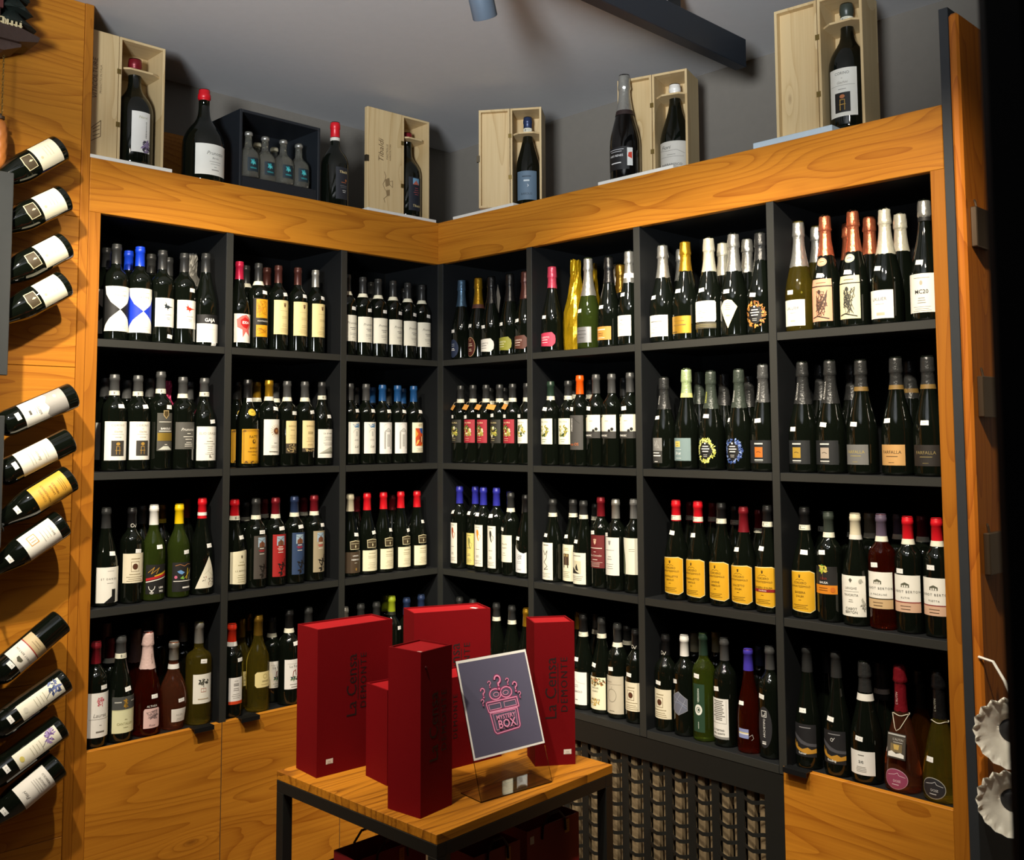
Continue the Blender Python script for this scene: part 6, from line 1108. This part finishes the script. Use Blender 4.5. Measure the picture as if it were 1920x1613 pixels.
gift_box('slim red gift box standing at the right of the table', 1.174, -.638, .088, .105, HB, math.radians(-33), (.004, .19), ((.0445, .032, .032), (0, 0, math.pi/2)))
gift_box('lower red gift box lying on its side behind the sign', 1.003, -.88, .094, .352, .222, math.radians(-5), (.01, .12), None, tsize=.8)
# acrylic sign
A = Vector((1.27, -.974, TZ)); Bp = Vector((1.29, -.759, TZ)); ab = (Bp-A).normalized(); rzs = math.atan2(ab.y, ab.x)
sg = thing('table_sign', 'clear acrylic table sign with pink neon gift drawing poster', 'sign', (A+Bp)/2, rzs)
ACR = M('#eef2f2', .02, name='clear_acrylic', var=0, trans=1.)
ln = .32; SWd = .216; SL = .315
bm = bmesh.new(); bxm(bm, -SWd/2, SWd/2, -.0005, .002, 0.003, SL); obj('acrylic_front', mesh_of('acrylic_front', bm, ACR), sg, (0, 0, 0), (-ln, 0, 0))
box('acrylic_foot', ACR, (-SWd/2, SWd/2, .002, .078, 0.0003, .0026), sg)
its = [R('#e9e7e2', -108, 108, 0, 222), R('#56546a', -103.5, 103.5, 4.5, 216)]
PK, PD = '#f0a0c4', '#8a2a58'
def pp(a, b): return (a*216-108, 222-b*221)
def rr(pts, t, c): return LINE(c, [pp(*q) for q in pts], t, True)
body = [(.325, .585), (.345, .775), (.37, .80), (.685, .785), (.705, .765), (.712, .587)]; lidp = [(.296, .485), (.312, .574), (.74, .574), (.735, .474), (.31, .474)]
for t_, c in ((6, PD), (2.2, PK)):
    its += [rr(body, t_, c), rr(lidp, t_, c)]
    its += [RING(c, *pp(.445, .405), 17+t_/2, 12+t_/2, t_), RING(c, *pp(.60, .405), 17+t_/2, 12+t_/2, t_)]
its += [rr([(.36, .60), (.375, .765), (.67, .755), (.68, .60)], 1.2, PK), rr([(.325, .50), (.33, .555), (.49, .555), (.49, .50)], 1.4, PK), rr([(.54, .50), (.54, .555), (.71, .555), (.705, .50)], 1.4, PK), RING(PK, *pp(.455, .41), 9, 5.5, 1.4), RING(PK, *pp(.59, .41), 9, 5.5, 1.4)]
for a_, b_, s_ in ((.278, .375, 24), (.386, .30, 17), (.506, .30, 36), (.64, .305, 17), (.732, .375, 25), (.772, .462, 16), (.244, .466, 16)):
    x, z = pp(a_, b_)
    for t_, c in ((s_*.2, PD), (s_*.085, PK)):
        its += [RING(c, x, z+s_*.25, s_*.24+t_/2, s_*.24+t_/2, t_, 18, -.25, .5), LINE(c, [(x, z+s_*.01), (x, z-s_*.17)], t_), E(c, x, z-s_*.36, t_*.75, t_*.75, 10)]
x, z = pp(.52, .665); its += [T(PD, 'MYSTERY', x, z, 14, bold=.03), T(PK, 'MYSTERY', x, z, 14, bold=.008)]
x, z = pp(.52, .755); its += [T(PD, 'BOX', x, z, 26, bold=.03), T(PK, 'BOX', x, z, 26, bold=.008)]
po = box('poster', M('#e9e7e2', .6, name='poster_paper'), (-.108, .108, .0024, .003, .092, .314), sg, 0, (0, 0, 0), (-ln, 0, 0))
obj('poster_print', flat('poster_print', its, .00006), po, (0, .0022, .092))
# move the print just in front of the acrylic face by thinning the acrylic there: poster is held on the front face
po.location = Vector((0, -.0042, 0)); 
# paper bags on the lower shelf
BAGM = M('#7c1019', .6, name='red_bag_paper', var=.05, bump=.15, bscale=20)
def bag(label, x, y0, y1, top, depth, tagpos, stick, rz=0):
    t = thing('paper_bag', label, 'bag', (x, (y0+y1)/2, .2205), rz, 'red paper bags under the table'); h = (y1-y0)/2; H = top-.2205
    bm = bmesh.new(); th = .0012
    bxm(bm, -th, 0, -h, h, 0, H); bxm(bm, -depth, -depth+th, -h, h, 0, H); bxm(bm, -depth+th, -th, -h, -h+th, 0, H); bxm(bm, -depth+th, -th, h-th, h, 0, H); bxm(bm, -depth+th, -th, -h+th, h-th, 0, th)
    obj('paper', mesh_of('paper', bm, BAGM), t)
    for xx in (.002, -depth-.002):
        bm = bmesh.new(); tube(bm, [(xx, -h*.45, H-.03), (xx, -h*.42, H+.0), (xx-.002, -h*.2, H+.022), (xx-.002, h*.2, H+.022), (xx, h*.42, H+.0), (xx, h*.45, H-.03)], .003, 6)
        obj('handle', mesh_of('handle', bm, M('#2a0c10', .6, name='dark_cord')), t)
    obj('gold_tag', flat('gold_tag', [R('#b8842c', -8, 8, -18, 14), B('#7a5414', 0, 4, 10, 3, 6, 1.4)]), t, (.0006, tagpos, H-.02), (0, 0, math.pi/2))
    if stick: obj('price_sticker', flat('price_sticker', [R('#c8c6c2', -7, 7, -9, 9)]), t, (.0006, stick, H-.024), (0, 0, math.pi/2))
bag('red paper bag under the table, rightmost and largest', 1.22, -.775, -.585, .600, .09, .05, -.078)
bag('red paper bag under the table, middle, with gold tag', 1.235, -.965, -.815, .598, .08, .035, -.045)
bag('red paper bag under the table, left, in deep shade', .99, -1.115, -.90, .56, .09, .03, None)
# ------------------------------------------------------------------ right edge: post, hanging board, white rosettes, door edge close to the viewer
st('trim_1', M('#2c3034', .5, name='post_black'), (1.9585, 1.982, -.006, YW-.002, 0, 2.645), 'black upright post closing the right shelf case', .001)
bd = thing('wooden_board', 'tall orange wooden board hanging at the right of the shelves', 'board', (1.996, -.045, .72))
WB = wood('board_orange', 'z', '#c0701e', '#8e4410', contrast=.9)
bm = bmesh.new(); bxm(bm, 0, .024, 0, .30, 0, 1.89, .006); obj('plank', mesh_of('plank', bm, WB), bd)
for zz in (.50, .88, 1.30):
    bm = bmesh.new(); bxm(bm, .0245, .04, .03, .12, zz, zz+.10, .002); k = obj('bracket', mesh_of('bracket', bm, M('#6a5a48', .35, .8, name='worn_metal')), bd)
    bm = bmesh.new(); tube(bm, [(.032, .05, zz+.10), (.03, .05, zz+.115), (.026, .055, zz+.12)], .003, 6); obj('hook', mesh_of('hook', bm, M('#6a5a48', .35, .8, name='worn_metal')), k)
PORC = M('#f6f4ea', .4, name='white_porcelain', var=.05, bump=.2, bscale=60)
def rosette(label, loc, r, rz):
    t = thing('scalloped_dish', label, 'dish', loc, rz, 'white scalloped dishes'); n = 72; bm = bmesh.new(); rows = []
    for q, dy in ((.34, .022), (.42, .012), (.62, .004), (.82, .0), (.9, -.004), (1., -.012)):
        rows.append([bm.verts.new((r*q*(1+(.035*math.cos(18*6.2832*j/n) if q > .85 else .006*math.cos(36*6.2832*j/n)))*math.cos(6.2832*j/n), dy+(.004*math.cos(18*6.2832*j/n) if q > .85 else 0), r*q*(1+(.035*math.cos(18*6.2832*j/n) if q > .85 else 0))*math.sin(6.2832*j/n))) for j in range(n)])
    for a, b in zip(rows, rows[1:]):
        for j in range(n): bm.faces.new((a[j], a[(j+1) % n], b[(j+1) % n], b[j]))
    bmesh.ops.solidify(bm, geom=bm.faces[:], thickness=.002)
    obj('rim', mesh_of('rim', bm, PORC, True), t)
    bm = bmesh.new(); lathe(bm, [(-.004, r*.34), (0, r*.36), (.003, r*.34)], 32); obj('centre', mesh_of('centre', bm, M('#2a2a2c', .4, name='dark_centre'), True), t, (0, .022, 0), (math.pi/2, 0, 0))
    return t
d1 = rosette('upper white scalloped dish half hidden at the right edge', (2.093, -.085, .878), .079, .3)
d2 = rosette('lower white scalloped dish half hidden at the right edge', (2.088, -.085, .721), .074, .3)
bm = bmesh.new(); tube(bm, [(.0, .012, .078), (-.012, .02, .11), (-.035, .03, .150), (-.066, .06, .152)], .0035, 6); obj('ribbon', mesh_of('ribbon', bm, PORC), d1)
bm = bmesh.new(); tube(bm, [(-.004, .0, .078), (.0, .004, .082)], .003, 6); obj('ribbon', mesh_of('ribbon', bm, PORC), d2)
E0 = hit(1866, 800, 1, -2.037); rv = (E0-CAM['loc']); rv.z = 0; rv.normalize(); dv = Vector((rv.y, -rv.x, 0))
dr = obj('door_1', None, None, (E0.x, E0.y, 0), (0, 0, math.atan2(dv.y, dv.x))); tag(dr, 'black door frame edge close to the viewer at right', None, None, 'structure')
KD = M('#060708', .6, name='door_black', spec=.25)
box('frame_edge', KD, (0, .022, 0, .05, 0, CE), dr, .003); box('frame_face', KD, (.022, .2, .006, .044, 0, CE), dr, .002)
